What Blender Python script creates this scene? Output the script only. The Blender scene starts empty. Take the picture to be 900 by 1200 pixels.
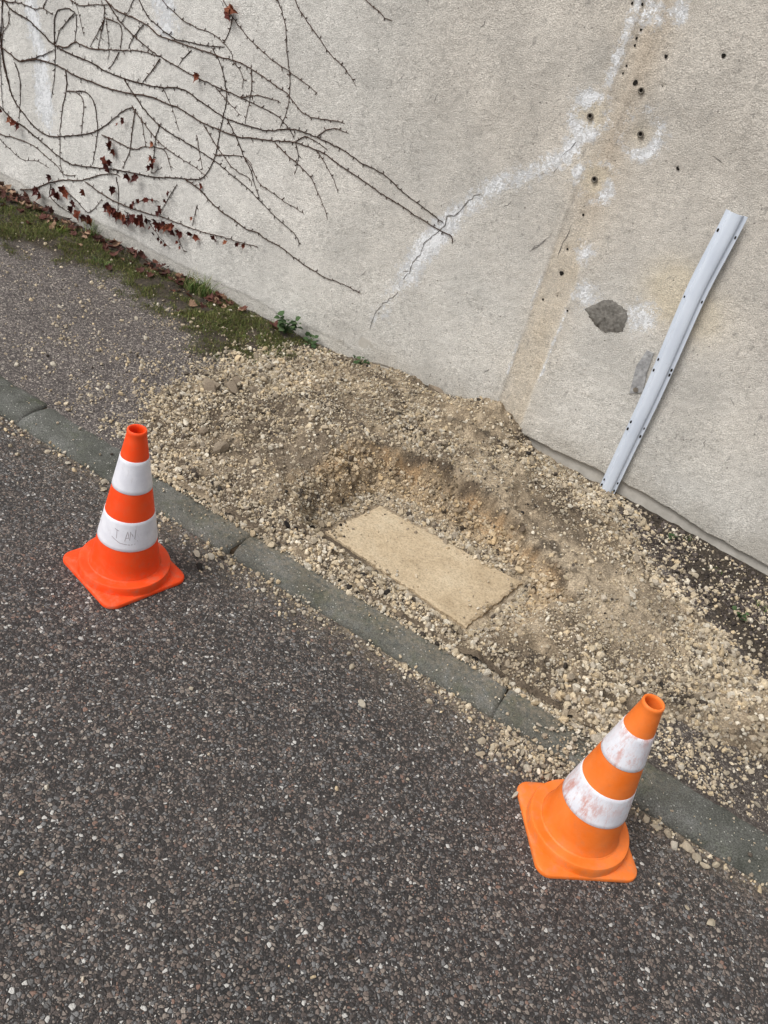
import bpy, math, random
import numpy as np
from mathutils import Matrix, Vector, Euler

scene = bpy.context.scene
COL = scene.collection
rng = np.random.default_rng(7)
random.seed(7)

# ------------------------------------------------------------------ camera
cam_data = bpy.data.cameras.new("camera")
cam_data.sensor_fit = 'VERTICAL'
cam_data.sensor_height = 36.0
cam_data.lens = 36.0 * 1014.58 / 1200.0
cam_data.clip_start = 0.05
cam_data.clip_end = 500.0
cam = bpy.data.objects.new("camera", cam_data)
COL.objects.link(cam)
FW = Vector((-0.300123, 0.770328, -0.562602)); RT = Vector((0.832866, 0.499144, 0.239144)); DN = Vector((0.465039, -0.396800, -0.791384))
M = Matrix((( RT.x, -DN.x, -FW.x, 0.0), (RT.y, -DN.y, -FW.y, -1.8321), (RT.z, -DN.z, -FW.z, 1.7845), (0, 0, 0, 1)))
cam.matrix_world = M
scene.camera = cam

# ------------------------------------------------------------------ sky and sun (overcast)
SUN_ELEV = math.radians(52); SUN_AZ = math.radians(215)     # from behind the camera, slightly left
world = bpy.data.worlds.new("World"); scene.world = world
world.use_nodes = True
wn = world.node_tree.nodes; wl = world.node_tree.links
wn.clear()
sky = wn.new("ShaderNodeTexSky"); sky.sky_type = 'NISHITA'; sky.sun_disc = False
sky.sun_elevation = SUN_ELEV; sky.sun_rotation = SUN_AZ
sky.air_density = 1.0; sky.dust_density = 4.0; sky.ozone_density = 1.0
hs = wn.new("ShaderNodeHueSaturation"); hs.inputs["Saturation"].default_value = 0.22
bg = wn.new("ShaderNodeBackground"); bg.inputs["Strength"].default_value = 0.15
wo = wn.new("ShaderNodeOutputWorld")
wl.new(sky.outputs[0], hs.inputs["Color"]); wl.new(hs.outputs[0], bg.inputs["Color"]); wl.new(bg.outputs[0], wo.inputs["Surface"])

sl = bpy.data.lights.new("sun", 'SUN'); sl.energy = 1.5; sl.angle = math.radians(28); sl.color = (1.0, 0.985, 0.965)
sun = bpy.data.objects.new("sun", sl); COL.objects.link(sun)
sd = Vector((math.sin(SUN_AZ) * math.cos(SUN_ELEV), math.cos(SUN_AZ) * math.cos(SUN_ELEV), math.sin(SUN_ELEV)))
sun.rotation_euler = sd.to_track_quat('Z', 'Y').to_euler()
sun.location = (-2, -6, 8)

scene.view_settings.view_transform = 'Standard'
scene.view_settings.look = 'None'
scene.view_settings.exposure = 0.12
scene.view_settings.gamma = 1.0

# ------------------------------------------------------------------ traced data, metres: (x along the wall, height)
STEMS = [(6,[(-4.216,1.262),(-4.059,1.109),(-3.871,0.956),(-3.832,0.934),(-3.717,0.919),(-3.635,0.889),(-3.54,0.858),(-3.429,0.848),(-3.32,0.85),(-3.211,0.841),(-3.105,0.843),(-2.991,0.853),(-2.868,0.873),(-2.761,0.899),(-2.695,0.894),(-2.605,0.874),(-2.506,0.857),(-2.411,0.86),(-2.3,0.872),(-2.252,0.885),(-2.15,0.923),(-2.034,0.93),(-1.916,0.923),(-1.867,0.917),(-1.79,0.903),(-1.678,0.892),(-1.572,0.855),(-1.484,0.836),(-1.377,0.81)]),(6.5,[(-4.487,0.937),(-4.184,0.845),(-3.912,0.754),(-3.833,0.734),(-3.767,0.725),(-3.664,0.761),(-3.525,0.775),(-3.4,0.765),(-3.302,0.769),(-3.194,0.772),(-3.065,0.79),(-2.929,0.815),(-2.816,0.817),(-2.738,0.817),(-2.637,0.8),(-2.55,0.8),(-2.443,0.802),(-2.342,0.823),(-2.224,0.851),(-2.129,0.876),(-2.022,0.881),(-1.969,0.878),(-1.889,0.859),(-1.799,0.845),(-1.682,0.821),(-1.569,0.805),(-1.468,0.787),(-1.372,0.777),(-1.325,0.774),(-1.318,0.746)]),(7,[(-3.946,1.282),(-3.938,1.011),(-3.899,0.741),(-3.867,0.629),(-3.82,0.536),(-3.753,0.494),(-3.685,0.456),(-3.591,0.436),(-3.5,0.456),(-3.348,0.514),(-3.251,0.563),(-3.193,0.608),(-3.125,0.672),(-3.07,0.718),(-3.025,0.737)]),(6,[(-4.477,0.702),(-4.182,0.587),(-3.917,0.471),(-3.821,0.436),(-3.739,0.425),(-3.644,0.4),(-3.563,0.38),(-3.483,0.36),(-3.404,0.354),(-3.276,0.384),(-3.128,0.423),(-3.007,0.449),(-2.889,0.471),(-2.843,0.483),(-2.73,0.52),(-2.642,0.544),(-2.589,0.566),(-2.553,0.621),(-2.531,0.688),(-2.523,0.772),(-2.516,0.854),(-2.509,0.934),(-2.53,0.997),(-2.561,1.055),(-2.598,1.089),(-2.621,1.105)]),(5,[(-4.325,0.328),(-4.137,0.332),(-3.919,0.335),(-3.793,0.352),(-3.67,0.354),(-3.575,0.33),(-3.508,0.315),(-3.453,0.286),(-3.375,0.308)]),(6,[(-3.765,0.099),(-3.667,0.139),(-3.558,0.206),(-3.452,0.258),(-3.323,0.303),(-3.224,0.36),(-3.126,0.403),(-3.077,0.405)]),(5,[(-3.31,0.302),(-3.192,0.283),(-3.09,0.277),(-2.966,0.284),(-2.833,0.305),(-2.821,0.309),(-2.702,0.316),(-2.609,0.323),(-2.517,0.335),(-2.418,0.354),(-2.34,0.361),(-2.254,0.376),(-2.227,0.378)]),(5.5,[(-2.686,0.533),(-2.592,0.513),(-2.495,0.473),(-2.379,0.45),(-2.31,0.436),(-2.234,0.442),(-2.216,0.434),(-2.123,0.427),(-2.023,0.408),(-1.957,0.395),(-1.86,0.385),(-1.759,0.39),(-1.667,0.388)]),(4,[(-3.037,0.741),(-2.974,0.702),(-2.887,0.654),(-2.814,0.627),(-2.72,0.612),(-2.628,0.6),(-2.557,0.582)]),(5,[(-3.093,0.839),(-3.018,0.788),(-2.944,0.745),(-2.871,0.714),(-2.778,0.698),(-2.674,0.686),(-2.595,0.675),(-2.527,0.664),(-2.401,0.631),(-2.321,0.609),(-2.251,0.579),(-2.193,0.557),(-2.124,0.531),(-2.057,0.513),(-2.019,0.485),(-2.022,0.466)]),(4.5,[(-2.494,0.853),(-2.426,0.795),(-2.372,0.732),(-2.333,0.696),(-2.294,0.635),(-2.258,0.589)]),(3.5,[(-2.372,0.732),(-2.329,0.706),(-2.278,0.658),(-2.222,0.644),(-2.146,0.629),(-2.081,0.619),(-2.023,0.611)]),(4,[(-2.228,0.844),(-2.177,0.821),(-2.113,0.803),(-2.058,0.782),(-2.013,0.762),(-1.985,0.728),(-1.953,0.699),(-1.925,0.668),(-1.9,0.627)]),(3.5,[(-2.011,0.877),(-1.969,0.844),(-1.926,0.812),(-1.899,0.782),(-1.877,0.75)]),(4,[(-2.025,0.933),(-1.995,0.969),(-1.952,0.987),(-1.915,0.991),(-1.886,0.989)]),(5.5,[(-3.492,1.579),(-3.249,1.378),(-3.037,1.177),(-2.988,1.131),(-2.931,1.109),(-2.841,1.085),(-2.777,1.088),(-2.683,1.099),(-2.602,1.114),(-2.553,1.127)]),(5.5,[(-3.615,1.313),(-3.433,1.217),(-3.222,1.122),(-3.152,1.103),(-3.062,1.1),(-2.972,1.091),(-2.904,1.071),(-2.807,1.076),(-2.722,1.077),(-2.639,1.082),(-2.556,1.083),(-2.475,1.091),(-2.393,1.082),(-2.289,1.061),(-2.227,1.05),(-2.201,1.043),(-2.161,1.018),(-2.108,0.997),(-2.041,0.999),(-1.968,1.015),(-1.913,1.021)]),(5.5,[(-3.736,1.47),(-3.47,1.299),(-3.234,1.127),(-3.186,1.094),(-3.137,1.062),(-3.067,1.035),(-2.986,1.011),(-2.894,0.991),(-2.805,0.982),(-2.728,0.973),(-2.652,0.968),(-2.577,0.964),(-2.493,0.962),(-2.41,0.961),(-2.368,0.958),(-2.296,0.954),(-2.245,0.95),(-2.202,0.934),(-2.168,0.918),(-2.136,0.886)]),(4,[(-3.272,1.477),(-3.104,1.344),(-2.906,1.211),(-2.855,1.188),(-2.777,1.165),(-2.702,1.156),(-2.62,1.156),(-2.565,1.139),(-2.521,1.118),(-2.494,1.082),(-2.447,1.051),(-2.436,1.017),(-2.437,0.994)]),(4.5,[(-3.063,1.678),(-2.812,1.486),(-2.592,1.294),(-2.545,1.254),(-2.5,1.224),(-2.434,1.189),(-2.37,1.168),(-2.307,1.146),(-2.225,1.13),(-2.144,1.111),(-2.083,1.096),(-2.067,1.09)]),(4,[(-2.533,1.244),(-2.536,1.201),(-2.556,1.141)]),(4.5,[(-2.703,1.831),(-2.499,1.597),(-2.324,1.363),(-2.29,1.315),(-2.268,1.279),(-2.247,1.209),(-2.216,1.133),(-2.198,1.058),(-2.195,0.992),(-2.204,0.944),(-2.216,0.906)]),(4.5,[(-2.519,1.785),(-2.397,1.584),(-2.244,1.383),(-2.197,1.339),(-2.143,1.306),(-2.089,1.273),(-2.045,1.245),(-1.984,1.221),(-1.931,1.194),(-1.897,1.169)]),(4.5,[(-2.498,1.691),(-2.202,1.576),(-1.937,1.462),(-1.884,1.443),(-1.837,1.427),(-1.802,1.425)]),(5,[(-3.54,0.858),(-3.467,0.87),(-3.42,0.905),(-3.371,0.908),(-3.323,0.906),(-3.218,0.929),(-3.116,0.956),(-3.005,0.983),(-2.894,0.991)]),(4.5,[(-3.546,0.856),(-3.545,0.985),(-3.486,1.028),(-3.426,1.031),(-3.411,0.981),(-3.416,0.906)]),(5,[(-4.287,0.931),(-4.1,0.944),(-3.884,0.957),(-3.781,0.975),(-3.681,0.977),(-3.619,0.993),(-3.557,0.982)]),(4,[(-3.621,0.995),(-3.613,1.014),(-3.595,1.038)]),(4.5,[(-3.426,1.024),(-3.506,0.939),(-3.529,0.893),(-3.546,0.856)]),(5,[(-3.767,0.725),(-3.652,0.777),(-3.552,0.834)]),(3.5,[(-3.54,0.858),(-3.54,0.741),(-3.558,0.616)]),(4.5,[(-3.468,0.771),(-3.459,0.697),(-3.48,0.596),(-3.494,0.463)]),(4,[(-3.458,0.681),(-3.396,0.695),(-3.345,0.672),(-3.342,0.613),(-3.349,0.518)]),(4.5,[(-3.396,0.699),(-3.323,0.713),(-3.271,0.677),(-3.248,0.607),(-3.243,0.539),(-3.265,0.397)]),(5,[(-3.845,1.202),(-3.657,1.136),(-3.44,1.07),(-3.392,1.063),(-3.323,1.085),(-3.221,1.111)]),(3.5,[(-3.761,1.564),(-3.577,1.318),(-3.422,1.071),(-3.403,1.038),(-3.382,0.996),(-3.362,0.947)]),(4,[(-3.244,1.109),(-3.239,1.042),(-3.257,0.975),(-3.27,0.916)]),(4,[(-3.239,1.042),(-3.281,0.977),(-3.323,0.91)]),(4.5,[(-3.234,1.055),(-3.16,1.056),(-3.129,1.033),(-3.133,0.955)]),(3,[(-3.227,1.045),(-3.219,1.017),(-3.203,0.959),(-3.205,0.887)]),(4.5,[(-2.748,1.677),(-2.923,1.425),(-3.068,1.173),(-3.097,1.117),(-3.132,1.067)]),(4.5,[(-3.005,1.089),(-3.045,1.041),(-3.075,1.002),(-3.083,0.969)]),(4,[(-3.138,0.942),(-3.168,0.889),(-3.2,0.852)]),(4.5,[(-2.893,0.983),(-2.941,0.915),(-2.986,0.858)]),(4.5,[(-3.812,1.522),(-3.868,1.242),(-3.894,0.962),(-3.892,0.836),(-3.9,0.715),(-3.874,0.627),(-3.834,0.55),(-3.78,0.504)]),(3.5,[(-3.852,0.92),(-3.852,0.871),(-3.892,0.819),(-3.909,0.798)]),(4,[(-3.828,1.281),(-3.884,1.001),(-3.91,0.721),(-3.908,0.599),(-3.9,0.503),(-3.892,0.46)]),(4,[(-3.813,0.705),(-3.78,0.654),(-3.773,0.568),(-3.78,0.44)]),(3.5,[(-4.3,0.539),(-4.124,0.425),(-3.919,0.311),(-3.835,0.281),(-3.751,0.261),(-3.642,0.288),(-3.56,0.282)]),(3,[(-3.487,0.46),(-3.486,0.359),(-3.474,0.307),(-3.453,0.267)]),(4.5,[(-3.013,0.74),(-3.026,0.635),(-3.029,0.547),(-3.068,0.446)]),(4.5,[(-3.213,0.557),(-3.115,0.559),(-3.018,0.556),(-2.938,0.591),(-2.859,0.614),(-2.812,0.611),(-2.768,0.539)]),(3,[(-2.976,0.718),(-2.949,0.634),(-2.933,0.592)]),(3.5,[(-2.855,0.723),(-2.879,0.64),(-2.881,0.553),(-2.885,0.49),(-2.826,0.537)]),(3.5,[(-2.649,0.739),(-2.624,0.682),(-2.589,0.601)]),(4,[(-2.613,0.792),(-2.539,0.734),(-2.478,0.697),(-2.407,0.663),(-2.33,0.656),(-2.314,0.628)]),(4,[(-2.531,0.688),(-2.449,0.717),(-2.367,0.734),(-2.331,0.714)]),(3,[(-3.107,0.396),(-3.082,0.322),(-3.087,0.168)]),(4,[(-3.544,0.206),(-3.549,0.146),(-3.501,0.124),(-3.432,0.109),(-3.365,0.109)]),(4,[(-3.43,0.208),(-3.356,0.186),(-3.274,0.157),(-3.19,0.255)]),(3,[(-2.903,0.274),(-2.822,0.219),(-2.757,0.187),(-2.732,0.178)]),(3.5,[(-2.727,0.492),(-2.773,0.404),(-2.822,0.313)]),(3,[(-2.598,0.441),(-2.616,0.334)]),(3,[(-3.003,0.289),(-2.946,0.333),(-2.888,0.363),(-2.823,0.375)]),(3,[(-2.868,0.873),(-2.804,0.813),(-2.747,0.724)]),(3.5,[(-2.402,1.079),(-2.388,1.009),(-2.394,0.931),(-2.397,0.868)]),(3.5,[(-2.451,0.96),(-2.412,0.971),(-2.355,0.996),(-2.316,1.0),(-2.247,1.006),(-2.234,0.999)]),(4,[(-2.726,1.065),(-2.767,1.019),(-2.785,0.991)]),(4,[(-2.125,0.881),(-2.088,0.913),(-2.029,0.913),(-1.968,0.898)]),(3,[(-2.124,0.874),(-2.1,0.815),(-2.106,0.75)]),(3.5,[(-2.576,0.96),(-2.496,0.923),(-2.428,0.89)]),(3,[(-2.71,0.29),(-2.679,0.236),(-2.643,0.193)])]
VINE_LEAVES = [(-2.556,1.259,0.05),(-2.665,0.98,0.035),(-3.145,0.553,0.042),(-3.134,0.522,0.042),(-3.174,0.455,0.042),(-3.164,0.431,0.042),(-3.024,0.429,0.04),(-2.952,0.441,0.04),(-3.108,0.336,0.04),(-2.584,0.538,0.03),(-3.546,0.244,0.036),(-3.294,0.256,0.036),(-3.49,0.187,0.05),(-3.444,0.213,0.05),(-3.611,0.144,0.05),(-3.247,0.138,0.05),(-3.319,0.131,0.05),(-3.367,0.143,0.04),(-3.381,0.167,0.04),(-3.15,0.236,0.042),(-3.118,0.233,0.042),(-3.086,0.231,0.042),(-3.048,0.23,0.042),(-3.022,0.226,0.042),(-2.998,0.239,0.042),(-2.962,0.248,0.042),(-2.93,0.245,0.042),(-2.908,0.268,0.042),(-2.835,0.276,0.042),(-2.798,0.271,0.042),(-2.764,0.284,0.042),(-2.728,0.283,0.042),(-2.698,0.29,0.042),(-2.661,0.276,0.036),(-2.622,0.295,0.036),(-2.591,0.284,0.036),(-2.471,0.33,0.036),(-2.398,0.339,0.022),(-2.333,0.355,0.022),(-2.301,0.363,0.022),(-3.896,0.463,0.034),(-3.882,0.454,0.034),(-3.807,0.436,0.034),(-3.787,0.428,0.034),(-3.766,0.426,0.034),(-2.88,0.627,0.028),(-2.882,0.562,0.028),(-2.872,0.53,0.028),(-2.876,0.546,0.028),(-2.882,0.514,0.028),(-2.985,0.296,0.024),(-2.963,0.318,0.024),(-2.935,0.342,0.024),(-2.906,0.355,0.024),(-2.876,0.363,0.024),(-2.859,0.367,0.024),(-2.754,0.438,0.024),(-2.779,0.398,0.024),(-2.797,0.359,0.024),(-2.807,0.337,0.024),(-2.823,0.322,0.024),(-2.855,0.235,0.018),(-2.834,0.215,0.018),(-2.796,0.205,0.018),(-2.776,0.194,0.018),(-2.758,0.191,0.018),(-2.616,0.371,0.018),(-2.678,0.231,0.018),(-2.658,0.216,0.018),(-3.098,0.638,0.02),(-3.066,0.673,0.02),(-3.076,0.662,0.02)]
CRACKS = [[(-1.249,0.979),(-1.283,0.952),(-1.311,0.904),(-1.331,0.862),(-1.369,0.838),(-1.369,0.803),(-1.408,0.743),(-1.436,0.701),(-1.436,0.664),(-1.462,0.611),(-1.467,0.566),(-1.491,0.524),(-1.494,0.45),(-1.547,0.393),(-1.574,0.329),(-1.577,0.245)],[(-0.96,1.291),(-0.962,1.277),(-0.977,1.239),(-1.003,1.191)],[(-1.004,1.164),(-1.003,1.143),(-1.009,1.128)],[(-1.039,1.124),(-1.06,1.107)],[(-0.882,0.989),(-0.88,0.96),(-0.885,0.914),(-0.888,0.872),(-0.887,0.846)],[(-0.935,0.93),(-0.965,0.883),(-1.004,0.831)],[(-0.953,0.902),(-0.974,0.874),(-1.003,0.838)]]
EFFLO_BAND = [(-0.956,1.36),(-0.953,1.28),(-0.995,1.192),(-1.099,1.095),(-1.188,1.042),(-1.265,0.94),(-1.345,0.832),(-1.407,0.714),(-1.442,0.627),(-1.487,0.496),(-1.564,0.304)]
STREAK_A = [(-3.703,1.007),(-3.667,0.857),(-3.618,0.701),(-3.597,0.559),(-3.551,0.419)]
STREAK_B = [(-2.916,1.208),(-2.872,1.125)]
PATCH = [(-0.716,0.722),(-0.657,0.784),(-0.623,0.794),(-0.57,0.779),(-0.552,0.759),(-0.546,0.701),(-0.608,0.669),(-0.651,0.679),(-0.688,0.701)]
BRACKET = [(-0.42,0.496),(-0.444,0.64),(-0.411,0.666),(-0.375,0.664),(-0.373,0.518)]
HOLES = [(-0.841,1.491),(-0.603,1.642),(-0.776,1.591),(-0.598,1.29),(-0.946,1.702),(-0.912,1.708),(-0.888,1.64),(-0.892,1.613),(-0.889,1.593),(-0.892,1.529),(-0.894,1.505),(-0.75,1.507),(-0.852,1.034),(-0.862,0.9),(-0.851,0.81),(-0.884,0.687),(-0.835,0.722),(-0.776,0.687)]
ANCHORS = [(-0.951,1.35),(-0.761,1.35),(-0.858,1.163),(-0.813,1.475)]
BLOTS = [(-0.958,1.365),(-0.741,1.348),(-0.852,1.174),(-0.737,0.77),(-0.796,0.913),(-0.505,0.779),(-0.438,0.912),(-0.451,0.833),(-0.31,0.85),(-0.87,1.694),(-0.787,1.719)]

# ------------------------------------------------------------------ helpers
WALL_Y = 1.411

def tag(o, label=None, cat=None, group=None, kind=None):
    if label: o["label"] = label
    if cat: o["category"] = cat
    if group: o["group"] = group
    if kind: o["kind"] = kind
    return o

def empty(name, loc=(0, 0, 0), rz=0.0):
    o = bpy.data.objects.new(name, None)
    o.empty_display_size = 0.05
    COL.objects.link(o); o.location = loc; o.rotation_euler = (0, 0, rz)
    return o

def link(name, me, mat=None, parent=None):
    if mat is not None and len(me.materials) == 0: me.materials.append(mat)
    o = bpy.data.objects.new(name, me); COL.objects.link(o)
    if parent is not None: o.parent = parent
    return o

def mesh_np(name, verts, faces, col=None, attrs=None, smooth=False):
    """verts (n,3); faces (m,k) with one k, or a list of such arrays"""
    verts = np.asarray(verts, dtype=np.float32)
    if not isinstance(faces, list): faces = [faces]
    faces = [np.asarray(f, dtype=np.int32) for f in faces if len(f)]
    me = bpy.data.meshes.new(name)
    me.vertices.add(len(verts)); me.vertices.foreach_set("co", verts.ravel())
    loops = np.concatenate([f.ravel() for f in faces])
    tot = np.concatenate([np.full(len(f), f.shape[1], dtype=np.int32) for f in faces])
    start = np.concatenate([[0], np.cumsum(tot)[:-1]]).astype(np.int32)
    me.loops.add(len(loops)); me.loops.foreach_set("vertex_index", loops)
    me.polygons.add(len(tot)); me.polygons.foreach_set("loop_start", start); me.polygons.foreach_set("loop_total", tot)
    me.polygons.foreach_set("use_smooth", np.full(len(tot), smooth, dtype=bool))
    if col is not None:
        a = me.attributes.new("col", 'FLOAT_COLOR', 'POINT')
        c = np.ones((len(verts), 4), dtype=np.float32); c[:, :3] = col
        a.data.foreach_set("color", c.ravel())
    for k, v in (attrs or {}).items():
        a = me.attributes.new(k, 'FLOAT', 'POINT'); a.data.foreach_set("value", np.asarray(v, dtype=np.float32).ravel())
    me.update(calc_edges=True); me.validate()
    return me

def vnoise(x, y, seed=0):
    xi = np.floor(x).astype(np.int64); yi = np.floor(y).astype(np.int64)
    fx = x - xi; fy = y - yi
    fx = fx * fx * fx * (fx * (fx * 6 - 15) + 10); fy = fy * fy * fy * (fy * (fy * 6 - 15) + 10)
    def h(a, b):
        n = (a * 374761393 + b * 668265263 + seed * 1442695041) & 0x7fffffff
        n = ((n ^ (n >> 13)) * 1274126177) & 0x7fffffff
        n = n ^ (n >> 16)
        return (n & 0xffff) / 65535.0
    return (h(xi, yi) * (1 - fx) + h(xi + 1, yi) * fx) * (1 - fy) + (h(xi, yi + 1) * (1 - fx) + h(xi + 1, yi + 1) * fx) * fy

def fbm(x, y, scale, seed=0, octv=4, gain=0.5):
    s = 0.0; a = 1.0; t = 0.0
    for k in range(octv):
        s = s + a * vnoise(x * scale * 2 ** k + 17.3 * k, y * scale * 2 ** k - 9.1 * k, seed + k * 13); t += a; a *= gain
    return s / t            # 0..1

def sstep(a, b, x):
    t = np.clip((x - a) / (b - a), 0, 1); return t * t * (3 - 2 * t)

def seg_dist(px, py, pts):
    d = np.full(np.shape(px), 1e9)
    for (ax, ay), (bx, by) in zip(pts[:-1], pts[1:]):
        vx, vy = bx - ax, by - ay
        t = np.clip(((px - ax) * vx + (py - ay) * vy) / (vx * vx + vy * vy + 1e-12), 0, 1)
        d = np.minimum(d, np.hypot(px - ax - t * vx, py - ay - t * vy))
    return d

def in_poly(px, py, poly):
    ins = np.zeros(np.shape(px), dtype=bool); n = len(poly)
    for i in range(n):
        ax, ay = poly[i]; bx, by = poly[(i + 1) % n]
        c = ((ay > py) != (by > py)) & (px < (bx - ax) * (py - ay) / (by - ay + 1e-12) + ax)
        ins ^= c
    return ins

def sdist(px, py, poly):          # signed distance to a closed polygon, negative inside
    d = seg_dist(px, py, list(poly) + [poly[0]])
    return np.where(in_poly(px, py, poly), -d, d)

def grid_faces(nx, ny, keep=None):
    i = np.arange(nx - 1)[:, None]; j = np.arange(ny - 1)[None, :]
    a = (i * ny + j).ravel()
    f = np.stack([a, a + ny, a + ny + 1, a + 1], 1)
    if keep is not None: f = f[keep.ravel()]
    return f

def compact(v, f, *arrs):
    used = np.unique(f); mp = np.full(len(v), -1); mp[used] = np.arange(len(used))
    return (v[used], mp[f]) + tuple(a[used] for a in arrs)

# ------------------------------------------------------------------ materials
class NT:
    def __init__(s, name, rough=0.85, spec=0.3):
        s.m = bpy.data.materials.new(name); s.m.use_nodes = True
        s.t = s.m.node_tree; s.n = s.t.nodes; s.l = s.t.links
        s.b = s.n["Principled BSDF"]; s.b.inputs["Roughness"].default_value = rough
        s.b.inputs["Specular IOR Level"].default_value = spec
        s._co = None
    def co(s):
        if s._co is None:
            s._co = s.n.new("ShaderNodeTexCoord").outputs["Object"]
        return s._co
    def set(s, sock, v):
        if hasattr(v, "is_output"): s.l.new(v, sock)
        else: sock.default_value = v
    def noise(s, scale, detail=3, rough=0.55, vec=None, out="Fac"):
        n = s.n.new("ShaderNodeTexNoise"); n.inputs["Scale"].default_value = scale
        n.inputs["Detail"].default_value = detail; n.inputs["Roughness"].default_value = rough
        s.l.new(vec or s.co(), n.inputs["Vector"]); return n.outputs[out]
    def voro(s, scale, feature='F1', rnd=1.0, vec=None):
        n = s.n.new("ShaderNodeTexVoronoi"); n.feature = feature
        n.inputs["Scale"].default_value = scale; n.inputs["Randomness"].default_value = rnd
        s.l.new(vec or s.co(), n.inputs["Vector"]); return n
    def mapping(s, scale):
        n = s.n.new("ShaderNodeMapping"); n.inputs["Scale"].default_value = scale
        s.l.new(s.co(), n.inputs["Vector"]); return n.outputs[0]
    def ramp(s, fac, stops, interp='LINEAR'):
        n = s.n.new("ShaderNodeValToRGB"); n.color_ramp.interpolation = interp
        els = n.color_ramp.elements
        while len(els) < len(stops): els.new(0.5)
        for e, (p, c) in zip(els, stops):
            e.position = p
            e.color = (c, c, c, 1) if not isinstance(c, tuple) else (*c, 1)
        s.l.new(fac, n.inputs["Fac"]); return n.outputs["Color"]
    def mix(s, fac, a, b, mode='MIX'):
        n = s.n.new("ShaderNodeMix"); n.data_type = 'RGBA'; n.blend_type = mode
        fs = [i for i in n.inputs if i.enabled]
        cols = [i for i in n.inputs if i.type == 'RGBA']
        s.set(n.inputs[0], fac)
        for sk, v in ((cols[0], a), (cols[1], b)):
            if isinstance(v, (int, float)): v = (v, v, v)
            if isinstance(v, tuple) and len(v) == 3: v = (*v, 1)
            s.set(sk, v)
        return [o for o in n.outputs if o.type == 'RGBA'][0]
    def math(s, op, a, b=0.0, clamp=False):
        n = s.n.new("ShaderNodeMath"); n.operation = op; n.use_clamp = clamp
        s.set(n.inputs[0], a); s.set(n.inputs[1], b); return n.outputs[0]
    def attr(s, name, out="Color"):
        n = s.n.new("ShaderNodeAttribute"); n.attribute_name = name; return n.outputs[out]
    def orand(s):
        return s.n.new("ShaderNodeObjectInfo").outputs["Random"]
    def bump(s, h, strength=0.5, dist=0.01):
        n = s.n.new("ShaderNodeBump"); n.inputs["Strength"].default_value = strength; n.inputs["Distance"].default_value = dist
        s.l.new(h, n.inputs["Height"])
        if s.b.inputs["Normal"].is_linked:
            s.l.new(s.b.inputs["Normal"].links[0].from_socket, n.inputs["Normal"])
        s.l.new(n.outputs[0], s.b.inputs["Normal"])
    def color(s, c):
        if isinstance(c, tuple) and len(c) == 3: c = (*c, 1)
        s.set(s.b.inputs["Base Color"], c); return s
    def rough(s, c): s.set(s.b.inputs["Roughness"], c)

def asphalt(name, binder, cols, cell, share, warm, edge=0.05, bump=0.8):
    """binder with embedded angular chippings: every Voronoi cell is one chip with its own colour"""
    t = NT(name, 0.72, 0.35)
    def layer(scale, shift):
        mp = t.n.new("ShaderNodeMapping"); mp.inputs["Location"].default_value = (shift, shift * .7, 0)
        t.l.new(t.co(), mp.inputs["Vector"])
        v = t.voro(scale, vec=mp.outputs[0]); e = t.voro(scale, 'DISTANCE_TO_EDGE', vec=mp.outputs[0])
        sep = t.n.new("ShaderNodeSeparateColor"); t.l.new(v.outputs["Color"], sep.inputs[0])
        col = t.ramp(sep.outputs[0], cols, 'CONSTANT')
        pres = t.math('LESS_THAN', sep.outputs[1], share)
        wid = t.math('MULTIPLY_ADD', sep.outputs[2], 0.16); t.n[-1].inputs[2].default_value = edge
        ins = t.math('GREATER_THAN', e.outputs["Distance"], wid)
        return col, t.math('MULTIPLY', pres, ins), e.outputs["Distance"], pres
    c1, m1, e1, p1 = layer(cell, 0.0); c2, m2, e2, p2 = layer(cell * 1.75, 3.3)
    bigm = t.ramp(t.noise(2.0, 5, 0.6), [(0.35, 0.0), (0.68, 1.0)])
    fine = t.noise(480, 2)
    bcol = t.mix(t.ramp(fine, [(0.35, 0.0), (0.7, 1.0)]), tuple(b * .7 for b in binder), tuple(min(1, b * 2.2) for b in binder))
    bcol = t.mix(t.math('MULTIPLY', bigm, 0.5), bcol, warm)
    c = t.mix(m2, bcol, t.mix(0.25, c2, bcol))
    c = t.mix(m1, c, t.mix(t.math('MULTIPLY', fine, 0.3), c1, bcol))
    c = t.mix(1.0, c, t.ramp(t.noise(11, 5, 0.6), [(0.3, 0.82), (0.7, 1.14)]), 'MULTIPLY')
    t.color(c)
    h = t.math('ADD', t.math('MULTIPLY', t.math('MINIMUM', e1, 0.22), p1), t.math('MULTIPLY', t.math('MINIMUM', e2, 0.2), 0.5))
    t.bump(h, bump, 0.012)
    t.rough(t.ramp(fine, [(0.3, 0.5), (0.7, 0.85)]))
    return t

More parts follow.
